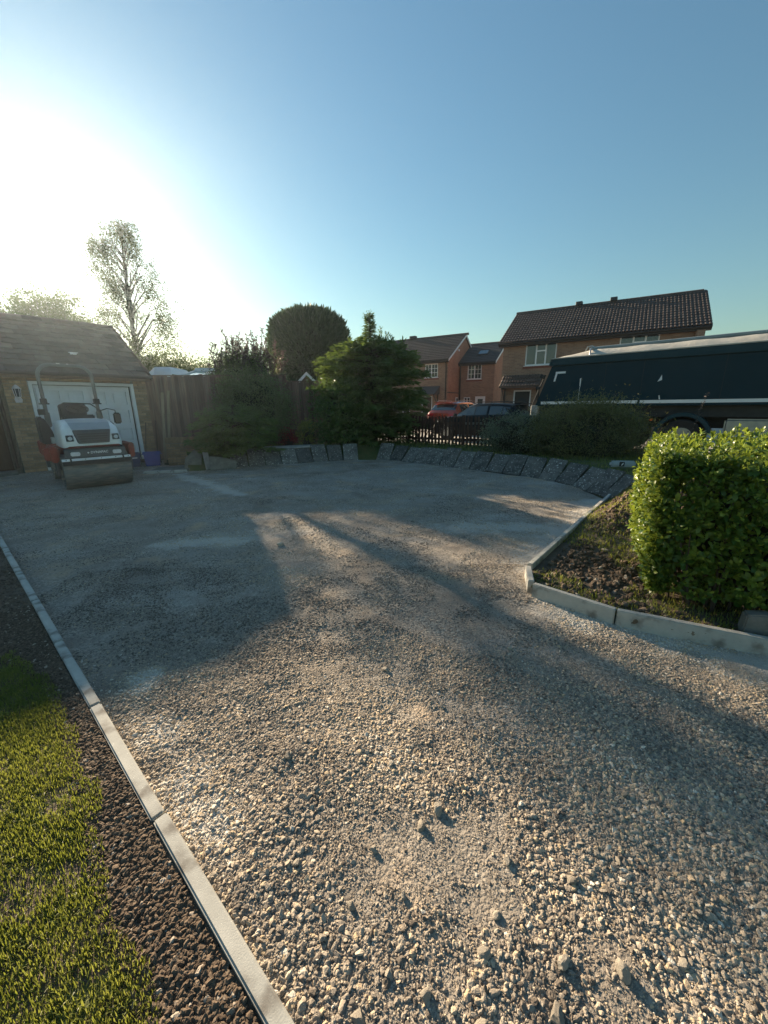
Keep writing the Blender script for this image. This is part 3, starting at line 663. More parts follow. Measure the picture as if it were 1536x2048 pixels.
# roof: a deck with tiles in courses
EA, EZ, RA, RZ = -0.33, 2.44, 2.63, 4.13
sl = math.hypot(RA - EA, RZ - EZ); pa = math.atan2(RZ - EZ, RA - EA)
rf = MB(); rf.add([(-3.6, EA + .04, EZ - 0.03), (2.74, EA + .04, EZ - 0.03), (2.74, RA, RZ - 0.05), (-3.6, RA, RZ - 0.05), (-3.6, 5.55, EZ - .03), (2.74, 5.55, EZ - .03)], [(0, 1, 2, 3), (3, 2, 5, 4)])
roof = rf.build('roof', M['gtile'], GA)
def flat_tile():
    q = MB(); q.hexa([(-0.163, 0, 0.0), (0.163, 0, 0.0), (0.163, 0.36, -0.012), (-0.163, 0.36, -0.012), (-0.163, 0, 0.02), (0.163, 0, 0.02), (0.163, 0.36, 0.006), (-0.163, 0.36, 0.006)])
    q.hexa([(-0.163, 0, 0.02), (-0.13, 0, 0.02), (-0.13, 0.36, 0.006), (-0.163, 0.36, 0.006), (-0.160, 0, 0.032), (-0.133, 0, 0.032), (-0.133, 0.36, 0.018), (-0.160, 0.36, 0.018)])
    return q.mesh('roof_tile')
tme = flat_tile(); gauge = sl / 11
for r_ in range(11):
    for c in range(19):
        x = -3.42 + c * 0.33 + (0.165 if r_ % 2 else 0) - 0.08
        if x > 2.62: continue
        d = r_ * gauge
        link('roof_tile', tme, M['gtile'], roof, (x, EA + d * math.cos(pa), EZ + d * math.sin(pa) + random.uniform(0, 0.004)), (pa - 0.055 + random.uniform(-0.012, 0.012), random.uniform(-0.008, 0.008), random.uniform(-0.008, 0.008)))
rme = MB().prism([(-0.14, -0.07), (-0.10, 0.02), (0, 0.055), (0.10, 0.02), (0.14, -0.07)], 'x', -0.222, 0.222).mesh('ridge_tile')
for c in range(14): link('ridge_tile', rme, M['gtile'], roof, (-3.35 + c * 0.45, RA, RZ + 0.01 + random.uniform(-.004, .004)))
vb = MB(); vb.add([(2.70, EA, EZ - 0.12), (2.735, EA, EZ - 0.12), (2.735, RA, RZ - 0.14), (2.70, RA, RZ - 0.14), (2.70, EA, EZ + 0.03), (2.735, EA, EZ + 0.03), (2.735, RA, RZ + 0.03), (2.70, RA, RZ + 0.03)], [(0, 3, 2, 1), (4, 5, 6, 7), (0, 1, 5, 4), (1, 2, 6, 5), (2, 3, 7, 6), (3, 0, 4, 7)])
vb.build('bargeboard', M['brownwood'], GA)
q = MB(); q.b2((1.10, 0.62, 3.0), (1.24, 0.68, 3.045)); q.b2((1.06, 0.61, 3.045), (1.28, 0.70, 3.06))
q.build('roof_vent', M['white'], GA, 0.01)
# wall lantern on the left pier
wl = empty('wall_lantern', (-8.83 - 0.682 * 0.24, 10.10 - 0.731 * 0.24, 1.72), math.atan2(0.731, 0.682), 'small white wall lantern on the brick pier left of the garage door', 'lamp')
M['lant'] = mat('lantern_white', (0.62, 0.58, 0.62), (0.5, 0.47, 0.5), scale=10, rough=0.5)
MB().prism([(-0.06, 0.0), (0.06, 0.0), (0.075, 0.08), (0.04, 0.16), (-0.04, 0.16), (-0.075, 0.08)], 'y', -0.02, 0.0).build('back_plate', M['lant'], wl, 0.006)
lb = MB(); lb.lathe([(0.035, 0.13), (0.05, 0.15), (0.07, 0.32), (0.075, 0.33), (0.05, 0.37), (0.015, 0.40)], (0, -0.1, 0), n=6)
lb.build('glass_shade', M['glass'], wl)
lc = MB(); lc.lathe([(0.08, 0.325), (0.082, 0.335), (0.05, 0.385), (0.012, 0.42)], (0, -0.1, 0), n=6); lc.lathe([(0.02, 0.10), (0.04, 0.115), (0.04, 0.135)], (0, -0.1, 0), n=8)
for k in range(6):
    a = k * math.pi / 3; lc.tube([(0.053 * math.cos(a), -0.1 + 0.053 * math.sin(a), 0.13), (0.075 * math.cos(a), -0.1 + 0.075 * math.sin(a), 0.33)], 0.006, 5)
lc.tube([(0, -0.01, 0.1), (0, -0.06, 0.06), (0, -0.1, 0.11)], 0.01, 6)
lc.build('frame', M['lant'], wl, smooth=40)

# low brick wall with coping
LW = empty('low_brick_wall', (-6.02, 10.78, 0), R(22), 'knee-high buff brick wall between the garage and the clipped conifer bush', 'wall')
core = MB().b2((0.01, 0.012, -0.05), (1.18, 0.9, 0.60)).build('core', M['mortar'], LW)
brick_panel(LW, 0.0, 1.18, 0.0, 0.60, 0.0)
for z in range(8):
    for k in range(4):
        link('brick', brick_me, M['brick'], LW, (0.049, 0.21 + k * 0.225 + (0.11 if z % 2 else 0), z * 0.075 + BH / 2), (0, 0, math.pi / 2))
for k in range(16): link('coping_brick', brick_me, M['brick'], LW, (0.035 + k * 0.075, 0.10, 0.655), (0, math.pi / 2, math.pi / 2))
# concrete steps in front of it
st = empty('concrete_step', (-5.45, 9.9, 0), R(24), 'broken flat concrete slab step in front of the low brick wall', 'step')
MB().hexa([(-0.5, -0.25, -0.02), (0.32, -0.3, -0.02), (0.62, 0.22, -0.02), (-0.35, 0.35, -0.02), (-0.5, -0.25, 0.055), (0.32, -0.3, 0.05), (0.62, 0.22, 0.06), (-0.35, 0.35, 0.065)]).build('tread', M['step'], st, 0.012)
MB().hexa([(-0.62, -0.36, -0.02), (0.35, -0.42, -0.02), (0.35, -0.32, -0.02), (-0.52, -0.27, -0.02), (-0.62, -0.36, 0.07), (0.35, -0.42, 0.04), (0.35, -0.32, 0.045), (-0.52, -0.27, 0.075)]).build('edge', M['kerb'], st, 0.01)
for nm, loc, rz, pts, lab in (('broken_slab', (-4.95, 10.05, 0), R(18), [(-0.26, 0.0), (0.16, 0.0), (0.2, 0.42), (0.02, 0.5), (-0.2, 0.3)], 'grey broken slab standing on edge beside the low brick wall'),
                              ('broken_slab', (-4.18, 9.95, 0), R(22), [(-0.30, 0.0), (0.34, 0.0), (0.36, 0.2), (0.1, 0.3), (-0.28, 0.36)], 'tilted broken slab half hidden under the clipped conifer bush'),
                              ('broken_slab', (-4.55, 10.0, 0), R(60), [(-0.08, 0.0), (0.09, 0.0), (0.08, 0.44), (-0.05, 0.46)], 'narrow slab offcut standing upright beside the conifer bush')):
    o = MB().prism(pts, 'y', -0.025, 0.025).build(nm, M['slab_pale'] if 'narrow' in lab else M['step'], None, 0.006, loc=loc, rot=(R(-14), 0, rz)); tag(o, lab, 'slab')
o = MB().box((0, 0, 0), (1.45, 0.5, 0.05)).build('pale_slab', M['slab_pale'], None, 0.008, loc=(-2.8, 11.55, 0.405), rot=(0, 0, R(22)))
tag(o, 'long pale concrete slab lying flat on the bank above the leaning slabs', 'slab')

# recycling boxes and tools by the garage
def tub(name, loc, rz, c, label, mark):
    mt = mat(name + '_plastic', c, tuple(x * 0.8 for x in c), scale=4, rough=0.5)
    e = empty(name, loc, rz, label, 'recycling box'); q = MB()
    def ring(w_, d_, z): return [(-w_, -d_, z), (w_, -d_, z), (w_, d_, z), (-w_, d_, z)]
    rs = [ring(.17, .13, 0), ring(.20, .155, .34), ring(.22, .175, .345), ring(.22, .175, .375), ring(.195, .15, .375), ring(.16, .12, .03)]
    vs = sum(rs, []); fs = [(0, 3, 2, 1)]
    for i in range(5):
        for k in range(4): a, b = i * 4 + k, i * 4 + (k + 1) % 4; fs.append((a, b, b + 4, a + 4))
    fs.append((20, 21, 22, 23)); q.add(vs, fs); q.build('tub', mt, e, 0.012, 2)
    if mark:
        k = MB(); k.b2((-0.03, -0.155, 0.235), (0.12, -0.147, 0.262)); k.b2((-0.10, -0.153, 0.225), (-0.055, -0.147, 0.275)); k.build('printed_mark', M['white'], e)
    k = MB(); k.tube([(-.205, -.06, .33), (-.245, -.05, .31), (-.245, .05, .31), (-.205, .06, .33)], .008, 6); k.tube([(.205, -.06, .33), (.245, -.05, .31), (.245, .05, .31), (.205, .06, .33)], .008, 6); k.build('handle', mt, e)
tub('recycling_box', (-6.93, 10.62, 0), R(40), (0.035, 0.06, 0.16), 'dark navy recycling box with a white mark beside the roller drum', True)
tub('recycling_box', (-6.50, 10.86, 0), R(30), (0.055, 0.085, 0.36), 'bright blue recycling box next to the low brick wall', False)
def leaning(name, a, b, r, mt, label, cat, head=None):
    a, b = Vector(a), Vector(b); e = empty(name, a, 0, label, cat)
    q = MB(); q.tube([(0, 0, 0), (b - a)], r, 8); q.build('shaft', mt, e, smooth=40)
    if head: MB().box((0, 0, 0.08), head).build('head', M['black'], e, 0.01)
leaning('broom', (-6.98, 11.3, 0.0), (-7.05, 11.75, 1.15), 0.016, M['brownwood'], 'brown wooden broom leaning on the brick pier right of the garage door', 'broom', (0.3, 0.07, 0.1))
leaning('shovel', (-6.72, 11.5, 0.0), (-6.83, 11.88, 1.2), 0.018, M['brownwood'], 'dark shovel leaning at the corner of the garage', 'shovel', (0.2, 0.03, 0.3))
for k, (a, b, lab) in enumerate((((-6.45, 11.4, 0.0), (-6.62, 12.1, 2.0), 'left of two pale timber lengths leaning at the garage corner'), ((-6.32, 11.38, 0.0), (-6.40, 12.05, 2.05), 'right of two pale timber lengths leaning at the garage corner'))):
    a, b = Vector(a), Vector(b); o = MB().box((0, 0, (b - a).length / 2), (0.07, 0.035, (b - a).length)).build('timber_length', M['timber'], None, 0.003, loc=a, rot=(b - a).to_track_quat('Z', 'Y').to_euler()); tag(o, lab, 'timber')

# ------------------------------------------------------------------ close-boarded fence
def board_fence(a, b, z0, z1, label, seed, bw=0.105):
    rr_ = random.Random(seed); a, b = Vector((*a, 0)), Vector((*b, 0)); L_ = (b - a).length; e = empty('board_fence', (a.x, a.y, z0), math.atan2((b - a).y, (b - a).x), label, 'fence')
    h = z1 - z0; me = MB().hexa([(0, 0, 0), (bw + .015, 0, 0), (bw + .015, 0.006, 0), (0, 0.016, 0), (0, 0, h), (bw + .015, 0, h), (bw + .015, 0.006, h), (0, 0.016, h)]).mesh('board')
    for k in range(int(L_ / bw)):
        o = link('board', me, M['fence'], e, (k * bw, -0.02 + rr_.uniform(-.004, .004), rr_.uniform(-0.02, 0.02)), (0, rr_.uniform(-0.006, 0.006), 0.07))
    for z in (0.3, h * 0.55, h - 0.25): MB().b2((0, 0.02, z), (L_, 0.09, z + 0.075)).build('rail', M['fence'], e)
    k = 0
    while k * 1.83 < L_ + 0.1:
        MB().b2((k * 1.83 - 0.05, 0.0, -0.3), (k * 1.83 + 0.05, 0.1, h + 0.06)).build('post', M['fence'], e, 0.005); k += 1
    MB().b2((0, -0.045, h), (L_, 0.055, h + 0.03)).build('capping', M['fence'], e)
board_fence((-7.46, 12.42), (-3.05, 12.85), -0.05, 2.50, 'tall brown close-boarded fence running from the garage behind the bushes', 3)
board_fence((-3.12, 13.0), (-0.6, 13.45), 0.35, 2.33, 'weathered purple-brown fence panel beside the laurel with a shed gable showing above', 4)

# ------------------------------------------------------------------ picket fence
def picket_fence():
    a, b = Vector((-0.9, 14.25, 0)), Vector((5.9, 10.32, 0)); d = b - a; L_ = d.length
    e = empty('picket_fence', (a.x, a.y, 0.27), math.atan2(d.y, d.x), 'low dark brown picket fence on the bank in front of the parked cars', 'fence')
    h = 0.95; me = MB().prism([(-0.035, 0.02), (0.035, 0.02), (0.035, h - 0.05), (0.018, h - 0.012), (0, h), (-0.018, h - 0.012), (-0.035, h - 0.05)], 'y', -0.01, 0.01).mesh('picket')
    k = 0; x = 0.1
    while x < L_ - 0.05:
        link('picket', me, M['picket'], e, (x, -0.035, random.uniform(-0.012, 0.012)), (0, random.uniform(-0.015, 0.015), 0)); x += 0.117
    n = 5
    for k in range(n):
        xx = k * L_ / (n - 1); MB().b2((xx - 0.045, -0.02, -0.3), (xx + 0.045, 0.07, h + 0.03)).build('post', M['picket'], e, 0.006)
        if k < n - 1:
            for z in (0.2, 0.70): MB().b2((xx + 0.045, -0.022, z), (xx + L_ / (n - 1) - 0.045, 0.02, z + 0.07)).build('rail', M['picket'] if z < 0.5 or k < 2 else M['rail'], e)
picket_fence()

# ------------------------------------------------------------------ houses
def wall_open(mb, L_, z0, z1, ops, th=0.25, y=0.0):
    """front wall on the plane y with openings (x0, x1, za, zb), with reveals"""
    xs = sorted({0.0, L_, *[o[0] for o in ops], *[o[1] for o in ops]}); zs = sorted({z0, z1, *[o[2] for o in ops], *[o[3] for o in ops]})
    for i in range(len(xs) - 1):
        for j in range(len(zs) - 1):
            cx, cz = (xs[i] + xs[i + 1]) / 2, (zs[j] + zs[j + 1]) / 2
            if any(o[0] < cx < o[1] and o[2] < cz < o[3] for o in ops): continue
            mb.quad((xs[i], y, zs[j]), (xs[i + 1], y, zs[j]), (xs[i + 1], y, zs[j + 1]), (xs[i], y, zs[j + 1]))
    for a, b, c, d in ops:
        mb.quad((a, y, c), (a, y, d), (a, y + 0.12, d), (a, y + 0.12, c)); mb.quad((b, y, c), (b, y + 0.12, c), (b, y + 0.12, d), (b, y, d))
        mb.quad((a, y, d), (b, y, d), (b, y + 0.12, d), (a, y + 0.12, d)); mb.quad((a, y, c), (a, y + 0.12, c), (b, y + 0.12, c), (b, y, c))

def window(parent, x0, x1, z0, z1, y, cols, bars=None, curtain=True, openlight=None):
    """frame part with panes, mullions and glazing bars below it"""
    f = MB(); t = 0.06
    f.b2((x0, y + 0.03, z0), (x0 + t, y + 0.10, z1)); f.b2((x1 - t, y + 0.03, z0), (x1, y + 0.10, z1))
    f.b2((x0 + t, y + 0.03, z0), (x1 - t, y + 0.10, z0 + t)); f.b2((x0 + t, y + 0.03, z1 - t), (x1 - t, y + 0.10, z1))
    w_ = f.build('window', M['white'], parent, 0.004)
    cs = [x0 + t + (x1 - x0 - 2 * t) * c for c in cols]
    for c in cs[1:-1]: MB().b2((c - 0.035, y + 0.032, z0 + t), (c + 0.035, y + 0.098, z1 - t)).build('mullion', M['white'], w_)
    for i in range(len(cs) - 1):
        a, b = cs[i] + (0.035 if i else 0), cs[i + 1] - (0.035 if i < len(cs) - 2 else 0)
        MB().b2((a, y + 0.06, z0 + t), (b, y + 0.068, z1 - t)).build('pane', M['glass'], w_)
        if openlight and i in openlight:
            zz = z1 - t - (z1 - z0) * 0.32; MB().b2((a, y + 0.034, zz - 0.035), (b, y + 0.09, zz + 0.035)).build('transom', M['white'], w_)
        if bars:
            nx, nz_ = bars
            for k in range(1, nx): xx = a + (b - a) * k / nx; MB().b2((xx - 0.012, y + 0.045, z0 + t), (xx + 0.012, y + 0.059, z1 - t)).build('glazing_bar', M['white'], w_)
            for k in range(1, nz_): zz = z0 + t + (z1 - z0 - 2 * t) * k / nz_; MB().b2((a, y + 0.046, zz - 0.012), (b, y + 0.058, zz + 0.012)).build('glazing_bar', M['white'], w_)
        if curtain and not bars:
            MB().b2((a + 0.02, y + 0.10, z0 + t), (a + (b - a) * 0.55, y + 0.112, z1 - t)).build('curtain', M['curtain'], w_)
    MB().b2((x0 - 0.06, y - 0.06, z0 - 0.04), (x1 + 0.06, y + 0.10, z0 - 0.002)).build('sill', M['white'], w_, 0.006)
    MB().b2((x0 - 0.1, y - 0.012, z0 - 0.155), (x1 + 0.1, y + 0.01, z0 - 0.045)).build('sill_course', M['brickred'], w_)
    return w_

def roman_tile(wd=0.3, ln=0.36):
    prof = [(-0.15, 0.0), (-0.11, 0.03), (-0.06, 0.03), (-0.03, 0.0), (0.0, 0.0), (0.035, 0.03), (0.085, 0.03), (0.12, 0.0), (0.15, 0.0)]
    q = MB(); n = len(prof)
    vs = [(x, 0, z + 0.022) for x, z in prof] + [(x, ln, z + 0.004) for x, z in prof] + [(x, 0, z - 0.004) for x, z in prof]
    fs = [(i, i + 1, n + i + 1, n + i) for i in range(n - 1)] + [(2 * n + i, 2 * n + i + 1, i + 1, i) for i in range(n - 1)]
    return q.add(vs, fs)
def tile_slope(roof, x0, x1, ea, ez, ra, rz, mt, maxparts, nearkey):
    """courses of profiled tiles; the nearest maxparts as parts, the rest joined"""
    q = roman_tile(); sl_ = math.hypot(ra - ea, rz - ez); p = math.atan2(rz - ez, ra - ea); nr = int(round(sl_ / 0.31)); gg = sl_ / nr; nc = int(round((x1 - x0) / 0.3)); ww = (x1 - x0) / nc
    spots = [(x0 + (c + 0.5) * ww, ea + r_ * gg * math.cos(p), ez + r_ * gg * math.sin(p), r_, c) for r_ in range(nr) for c in range(nc)]
    spots.sort(key=nearkey); me = q.mesh('roof_tile', smooth=50); rest = MB()
    E_ = Matrix.Rotation(p - 0.05, 3, 'X')
    for k, (x, y, z, r_, c) in enumerate(spots):
        if k < maxparts: link('roof_tile', me, mt, roof, (x, y, z + random.uniform(0, .004)), (p - 0.05 + random.uniform(-.01, .01), 0, random.uniform(-.006, .006)))
        else: rest.add([E_ @ Vector(v) + Vector((x, y, z)) for v in q.v], q.f)
    if rest.v:
        o = rest.build('roof_tiles', mt, roof, smooth=50); o['kind'] = 'stuff'

def house(name, loc, rz, L_, depth, eave, ridge, ops, label, base=0.0, wallmat='brickA', gable_r='brickO', maxtiles=0, over=0.3, verge=0.2):
    h = empty(name, loc, rz, label, 'house')
    q = MB(); wall_open(q, L_, -0.2, eave, ops); q.build('wall', M[wallmat], h)
    for side, x in (('l', 0.0), ('r', L_)):
        s = MB(); s.add([(x, 0, -0.2), (x, depth, -0.2), (x, depth, eave), (x, depth / 2, ridge - 0.15), (x, 0, eave)], [(0, 1, 2, 3, 4)])
        s.build('gable_wall', M[gable_r], h)
    q = MB(); q.quad((0, depth, -0.2), (L_, depth, -0.2), (L_, depth, eave), (0, depth, eave)); q.build('rear_wall', M[wallmat], h)
    q = MB(); q.b2((0.05, 0.4, 2.3), (L_ - .05, depth - 0.2, 2.35)); q.b2((0.05, 1.6, -0.1), (L_ - 0.05, 1.65, eave)); q.build('interior', M['curtain'], h)
    ez = eave - 0.02 - 0 * over
    r_ = MB(); r_.add([(-verge, -over, ez - .03), (L_ + verge, -over, ez - .03), (L_ + verge, depth / 2, ridge - .04), (-verge, depth / 2, ridge - .04), (-verge, depth + over, ez - .03), (L_ + verge, depth + over, ez - .03)], [(0, 1, 2, 3), (3, 2, 5, 4)])
    roof = r_.build('roof', M['htile'], h)
    tile_slope(roof, -verge, L_ + verge, -over - 0.04, ez, depth / 2, ridge - 0.01, M['htile'], maxtiles, lambda s: -s[0] * 0.3 + s[1])
    rm = MB().prism([(-0.15, -0.1), (-0.11, 0.02), (0, 0.06), (0.11, 0.02), (0.15, -0.1)], 'x', -0.222, 0.222).mesh('ridge_tile'); x = -verge + 0.222
    while x < L_ + verge: link('ridge_tile', rm, M['htile'], roof, (x, depth / 2, ridge + 0.01)); x += 0.45
    MB().b2((-verge, -over + 0.02, ez - 0.2), (L_ + verge, -over + 0.05, ez - 0.035)).build('fascia', M['pipe'], h)
    MB().tube([(-verge, -over - 0.03, ez - 0.07), (L_ + verge, -over - 0.03, ez - 0.07)], 0.055, 8).build('gutter', M['pipe'], h, smooth=40)
    MB().b2((-verge, -over + 0.05, ez - 0.2), (L_ + verge, -0.001, ez - 0.185)).build('soffit', M['pipe'], h)
    return h, roof

def bargeboard(h, x, depth, eave, ridge, over, mt):
    q = MB(); dz = 0.2
    for s in (0, 1):
        ya, yb = (-over, depth / 2) if s == 0 else (depth + over, depth / 2)
        q.hexa([(x, ya, eave - 0.17), (x + 0.03, ya, eave - 0.17), (x + 0.03, yb, ridge - 0.21), (x, yb, ridge - 0.21), (x, ya, eave - 0.03), (x + 0.03, ya, eave - 0.03), (x + 0.03, yb, ridge - 0.045), (x, yb, ridge - 0.045)])
    q.build('bargeboard', mt, h)

HR = R(-31.0)
# house on the right, partly behind the truck
opsC = [(1.2, 2.75, 3.38, 4.52), (5.55, 7.15, 3.55, 4.52), (0.72, 1.66, 0.0, 2.12), (2.35, 3.9, 0.85, 2.1), (5.6, 7.1, 0.85, 2.1)]
HC, roofC = house('brick_house', (6.72, 22.95, 0.2), HR, 8.75, 6.7, 4.62, 6.72, opsC, 'brown brick house with dark tiled roof and tiled porch behind the dark lorry', maxtiles=300)
window(HC, 1.2, 2.75, 3.38, 4.52, 0, (0, 0.34, 0.67, 1), openlight=(1,)); window(HC, 5.55, 7.15, 3.55, 4.52, 0, (0, 0.34, 0.67, 1), openlight=(1,))
window(HC, 2.35, 3.9, 0.85, 2.1, 0, (0, 0.5, 1)); window(HC, 5.6, 7.1, 0.85, 2.1, 0, (0, 0.5, 1))
def door(h, x0, x1, z1, mt, y=0.0, fan=True, z0=0.0):
    f = MB(); f.b2((x0, y + 0.02, z0), (x0 + 0.07, y + 0.11, z1)); f.b2((x1 - 0.07, y + 0.02, z0), (x1, y + 0.11, z1)); f.b2((x0 + .07, y + 0.02, z1 - 0.07), (x1 - .07, y + 0.11, z1))
    f.build('door_frame', M['white'], h, 0.004)
    d = MB().b2((x0 + 0.075, y + 0.06, z0 + 0.02), (x1 - 0.075, y + 0.10, z1 - 0.075)).build('door', mt, h)
    cx = (x0 + x1) / 2
    if fan:
        q = MB(); q.add([(cx, y + 0.052, z0 + 1.5)] + [(cx + 0.24 * math.cos(a), y + 0.052, z0 + 1.5 + 0.24 * math.sin(a)) for a in np.linspace(0, math.pi, 9)], [tuple(range(10))]); q.build('fanlight', M['glass'], d)
        MB().b2((cx - 0.025, y + 0.035, z0 + 1.2), (cx + 0.025, y + 0.058, z0 + 1.32)).build('knocker', M['metal'], d, 0.005)
        MB().b2((cx - 0.13, y + 0.048, z0 + 1.0), (cx + 0.13, y + 0.058, z0 + 1.05)).build('letter_box', M['metal'], d)
        for k in (-1, 1): MB().b2((cx + k * 0.17 - 0.11, y + 0.046, z0 + 0.2), (cx + k * 0.17 + 0.11, y + 0.058, z0 + 0.85)).build('door_panel', mt, d, 0.006)
    else:
        MB().b2((x0 + 0.2, y + 0.045, z0 + 1.2), (x1 - 0.2, y + 0.058, z1 - 0.2)).build('pane', M['glass'], d)
    MB().box((x1 - 0.14, y + 0.03, z0 + 1.02), (0.09, 0.025, 0.02)).build('handle', M['metal'], d)
M['bdoor'] = mat('black_door', (0.012, 0.013, 0.016), (0.018, 0.018, 0.02), rough=0.35)
M['rdoor'] = mat('brown_door', (0.06, 0.032, 0.02), (0.05, 0.028, 0.018), rough=0.5)
door(HC, 0.72, 1.66, 2.12, M['bdoor'])
def porch(h, x0, x1, z0, z1, out, mt, tiles=True):
    pr = MB().add([(x0, -out, z0), (x1, -out, z0), (x1, -0.01, z1), (x0, -0.01, z1), (x0, -out, z0 - 0.05), (x1, -out, z0 - 0.05), (x1, -0.01, z0 - 0.05), (x0, -0.01, z0 - .05)], [(0, 1, 2, 3), (0, 4, 5, 1), (1, 5, 6, 2), (0, 3, 7, 4), (4, 7, 6, 5)]).build('porch_roof', mt, h)
    if tiles: tile_slope(pr, x0, x1, -out - 0.03, z0 + 0.01, -0.02, z1 + 0.01, mt, 60, lambda s: s[1])
    for x in (x0 + 0.14, x1 - 0.14):
        q = MB(); q.b2((x - 0.035, -0.075, z0 - 0.95), (x + 0.035, -0.005, z0 - 0.055)); q.b2((x - 0.035, -out + 0.05, z0 - 0.12), (x + 0.035, -0.075, z0 - 0.055))
        q.tube([(x, -0.07, z0 - 0.8), (x, -out + 0.12, z0 - 0.11)], 0.035, 6); q.build('bracket', M['pipe'], h)
porch(HC, 0.1, 2.2, 2.28, 2.9, 0.85, M['htile'])
bargeboard(HC, 8.75 + 0.17, 6.7, 4.62, 6.72, 0.3, M['pipe']); bargeboard(HC, -0.2, 6.7, 4.62, 6.72, 0.3, M['pipe'])
q = MB(); q.b2((8.45, -0.3, 4.05), (8.75, 0.0, 4.42)); q.b2((8.5, -0.2, 3.85), (8.74, -0.001, 4.05)); q.build('corbel', M['brickA'], HC, 0.01)
for x in (3.05, 4.75): MB().b2((x, 3.15, 6.74), (x + 0.34, 3.55, 6.92)).build('ridge_vent', M['slate'], roofC, 0.02)

# left house with its gable showing
opsA = [(7.15, 8.2, 3.38, 4.36), (6.9, 7.8, 0.0, 2.05), (4.6, 5.9, 0.7, 2.05)]
XA, YA = 4.80, 30.0
dA = Vector((math.cos(HR), math.sin(HR))); nA = Vector((-math.sin(HR), math.cos(HR)))
LA = 9.0
oA = Vector((XA, YA)) - dA * LA
HA, roofA = house('brick_house', (oA.x, oA.y, 0.2), HR, LA, 6.6, 4.60, 6.75, opsA, 'brick house with white-edged gable and grey porch behind the red car', over=0.3, verge=0.15)
window(HA, 7.15, 8.2, 3.38, 4.36, 0, (0, 0.5, 1), bars=(2, 3)); window(HA, 4.6, 5.9, 0.7, 2.05, 0, (0, 0.5, 1))
door(HA, 6.9, 7.8, 2.05, M['rdoor'])
porch(HA, 6.3, 8.4, 2.2, 2.75, 0.9, M['slate'], tiles=False)
bargeboard(HA, LA + 0.13, 6.6, 4.60, 6.75, 0.3, M['white'])
MB().tube([(LA - 0.12, -0.25, 4.45), (LA - 0.12, -0.1, 4.25), (LA - 0.12, -0.06, 4.0), (LA - 0.12, -0.06, 0.0)], 0.045, 8).build('downpipe', M['pipe'], HA, smooth=40)
MB().b2((LA + 0.0, 1.9, 5.35), (LA + 0.06, 2.15, 5.48)).build('gable_vent', M['white'], HA)
MB().b2((4.2, 3.1, 6.78), (4.75, 3.5, 6.98)).build('ridge_vent', M['slate'], roofA, 0.02)
MB().b2((LA + 0.001, 0.0, 2.25), (LA + 0.03, 2.35, 2.31)).build('cable_trunking', M['pipe'], HA)
w2 = MB().b2((LA + 0.003, 1.75, 0.9), (LA + 0.05, 2.2, 1.95)).build('side_window', M['white'], HA); MB().b2((LA + 0.05, 1.83, 0.97), (LA + 0.056, 2.12, 1.88)).build('pane', M['glass'], w2)
# set-back wing with rooflight, joined to the left house
oB = Vector((XA, YA)) + nA * 2.4 + dA * 0.02
opsB = [(0.65, 1.75, 3.28, 4.38), (0.42, 0.95, 1.55, 1.95), (1.35, 2.15, 0.0, 2.0)]
LB = 2.75
HB, roofB = house('brick_house', (oB.x, oB.y, 0.2), HR, LB, 5.2, 4.50, 6.15, opsB, 'narrow set-back brick wing with dark roof and skylight between the two houses', over=0.25, verge=0.12)
roofB.data.materials[0] = M['slate']
for ch in roofB.children: ch.data.materials[0] = M['slate'] if ch.name.startswith('roof_tiles') else ch.data.materials[0]
window(HB, 0.65, 1.75, 3.28, 4.38, 0, (0, 0.5, 1), bars=(2, 3)); window(HB, 0.42, 0.95, 1.55, 1.95, 0, (0, 0.5, 1), curtain=False); door(HB, 1.35, 2.15, 2.0, M['white'], fan=False)
bargeboard(HB, LB + 0.1, 5.2, 4.50, 6.15, 0.25, M['white'])
MB().tube([(0.1, -0.2, 4.4), (0.1, -0.08, 4.2), (0.1, -0.06, 0.0)], 0.05, 8).build('downpipe', M['pipe'], HB, smooth=40)
pB = math.atan2(6.15 - 4.5, 2.85)
sk = MB().box((0, 0, 0), (0.85, 0.75, 0.08)).build('skylight', M['slate'], HB, 0.01, loc=(1.55, 0.95, 5.27), rot=(pB, 0, 0))
MB().box((0, 0, 0.045), (0.68, 0.58, 0.01)).build('pane', M['cglass'], sk)

# ------------------------------------------------------------------ garden buildings behind the fence
sh = empty('garden_shed', (-3.3, 17.2, 0.2), R(8), 'small shed with white-edged gable showing above the fence panel', 'shed')
q = MB(); q.b2((-0.75, 0, -0.2), (0.95, 2.2, 1.75)); q.prism([(-0.75, 1.75), (0.95, 1.75), (0.1, 2.62)], 'y', 0.0, 2.2); q.build('wall', M['fence'], sh)
rr = MB(); rr.hexa([(-0.95, -0.2, 1.63), (0.1, -0.2, 2.68), (0.1, 2.35, 2.68), (-0.95, 2.35, 1.63), (-0.95, -0.2, 1.69), (0.1, -0.2, 2.75), (0.1, 2.35, 2.75), (-0.95, 2.35, 1.69)])
rr.hexa([(0.1, -0.2, 2.68), (1.15, -0.2, 1.63), (1.15, 2.35, 1.63), (0.1, 2.35, 2.68), (0.1, -0.2, 2.75), (1.15, -0.2, 1.69), (1.15, 2.35, 1.69), (0.1, 2.35, 2.75)]); rr.build('roof', M['slate'], sh)
for s in (-1, 1): MB().hexa([(0.1, -0.24, 2.62), (0.1 + s * 1.05, -0.24, 1.58), (0.1 + s * 1.05, -0.21, 1.58), (0.1, -0.21, 2.62), (0.1, -0.24, 2.76), (0.1 + s * 1.05, -0.24, 1.72), (0.1 + s * 1.05, -0.21, 1.72), (0.1, -0.21, 2.76)]).build('bargeboard', M['white'], sh)
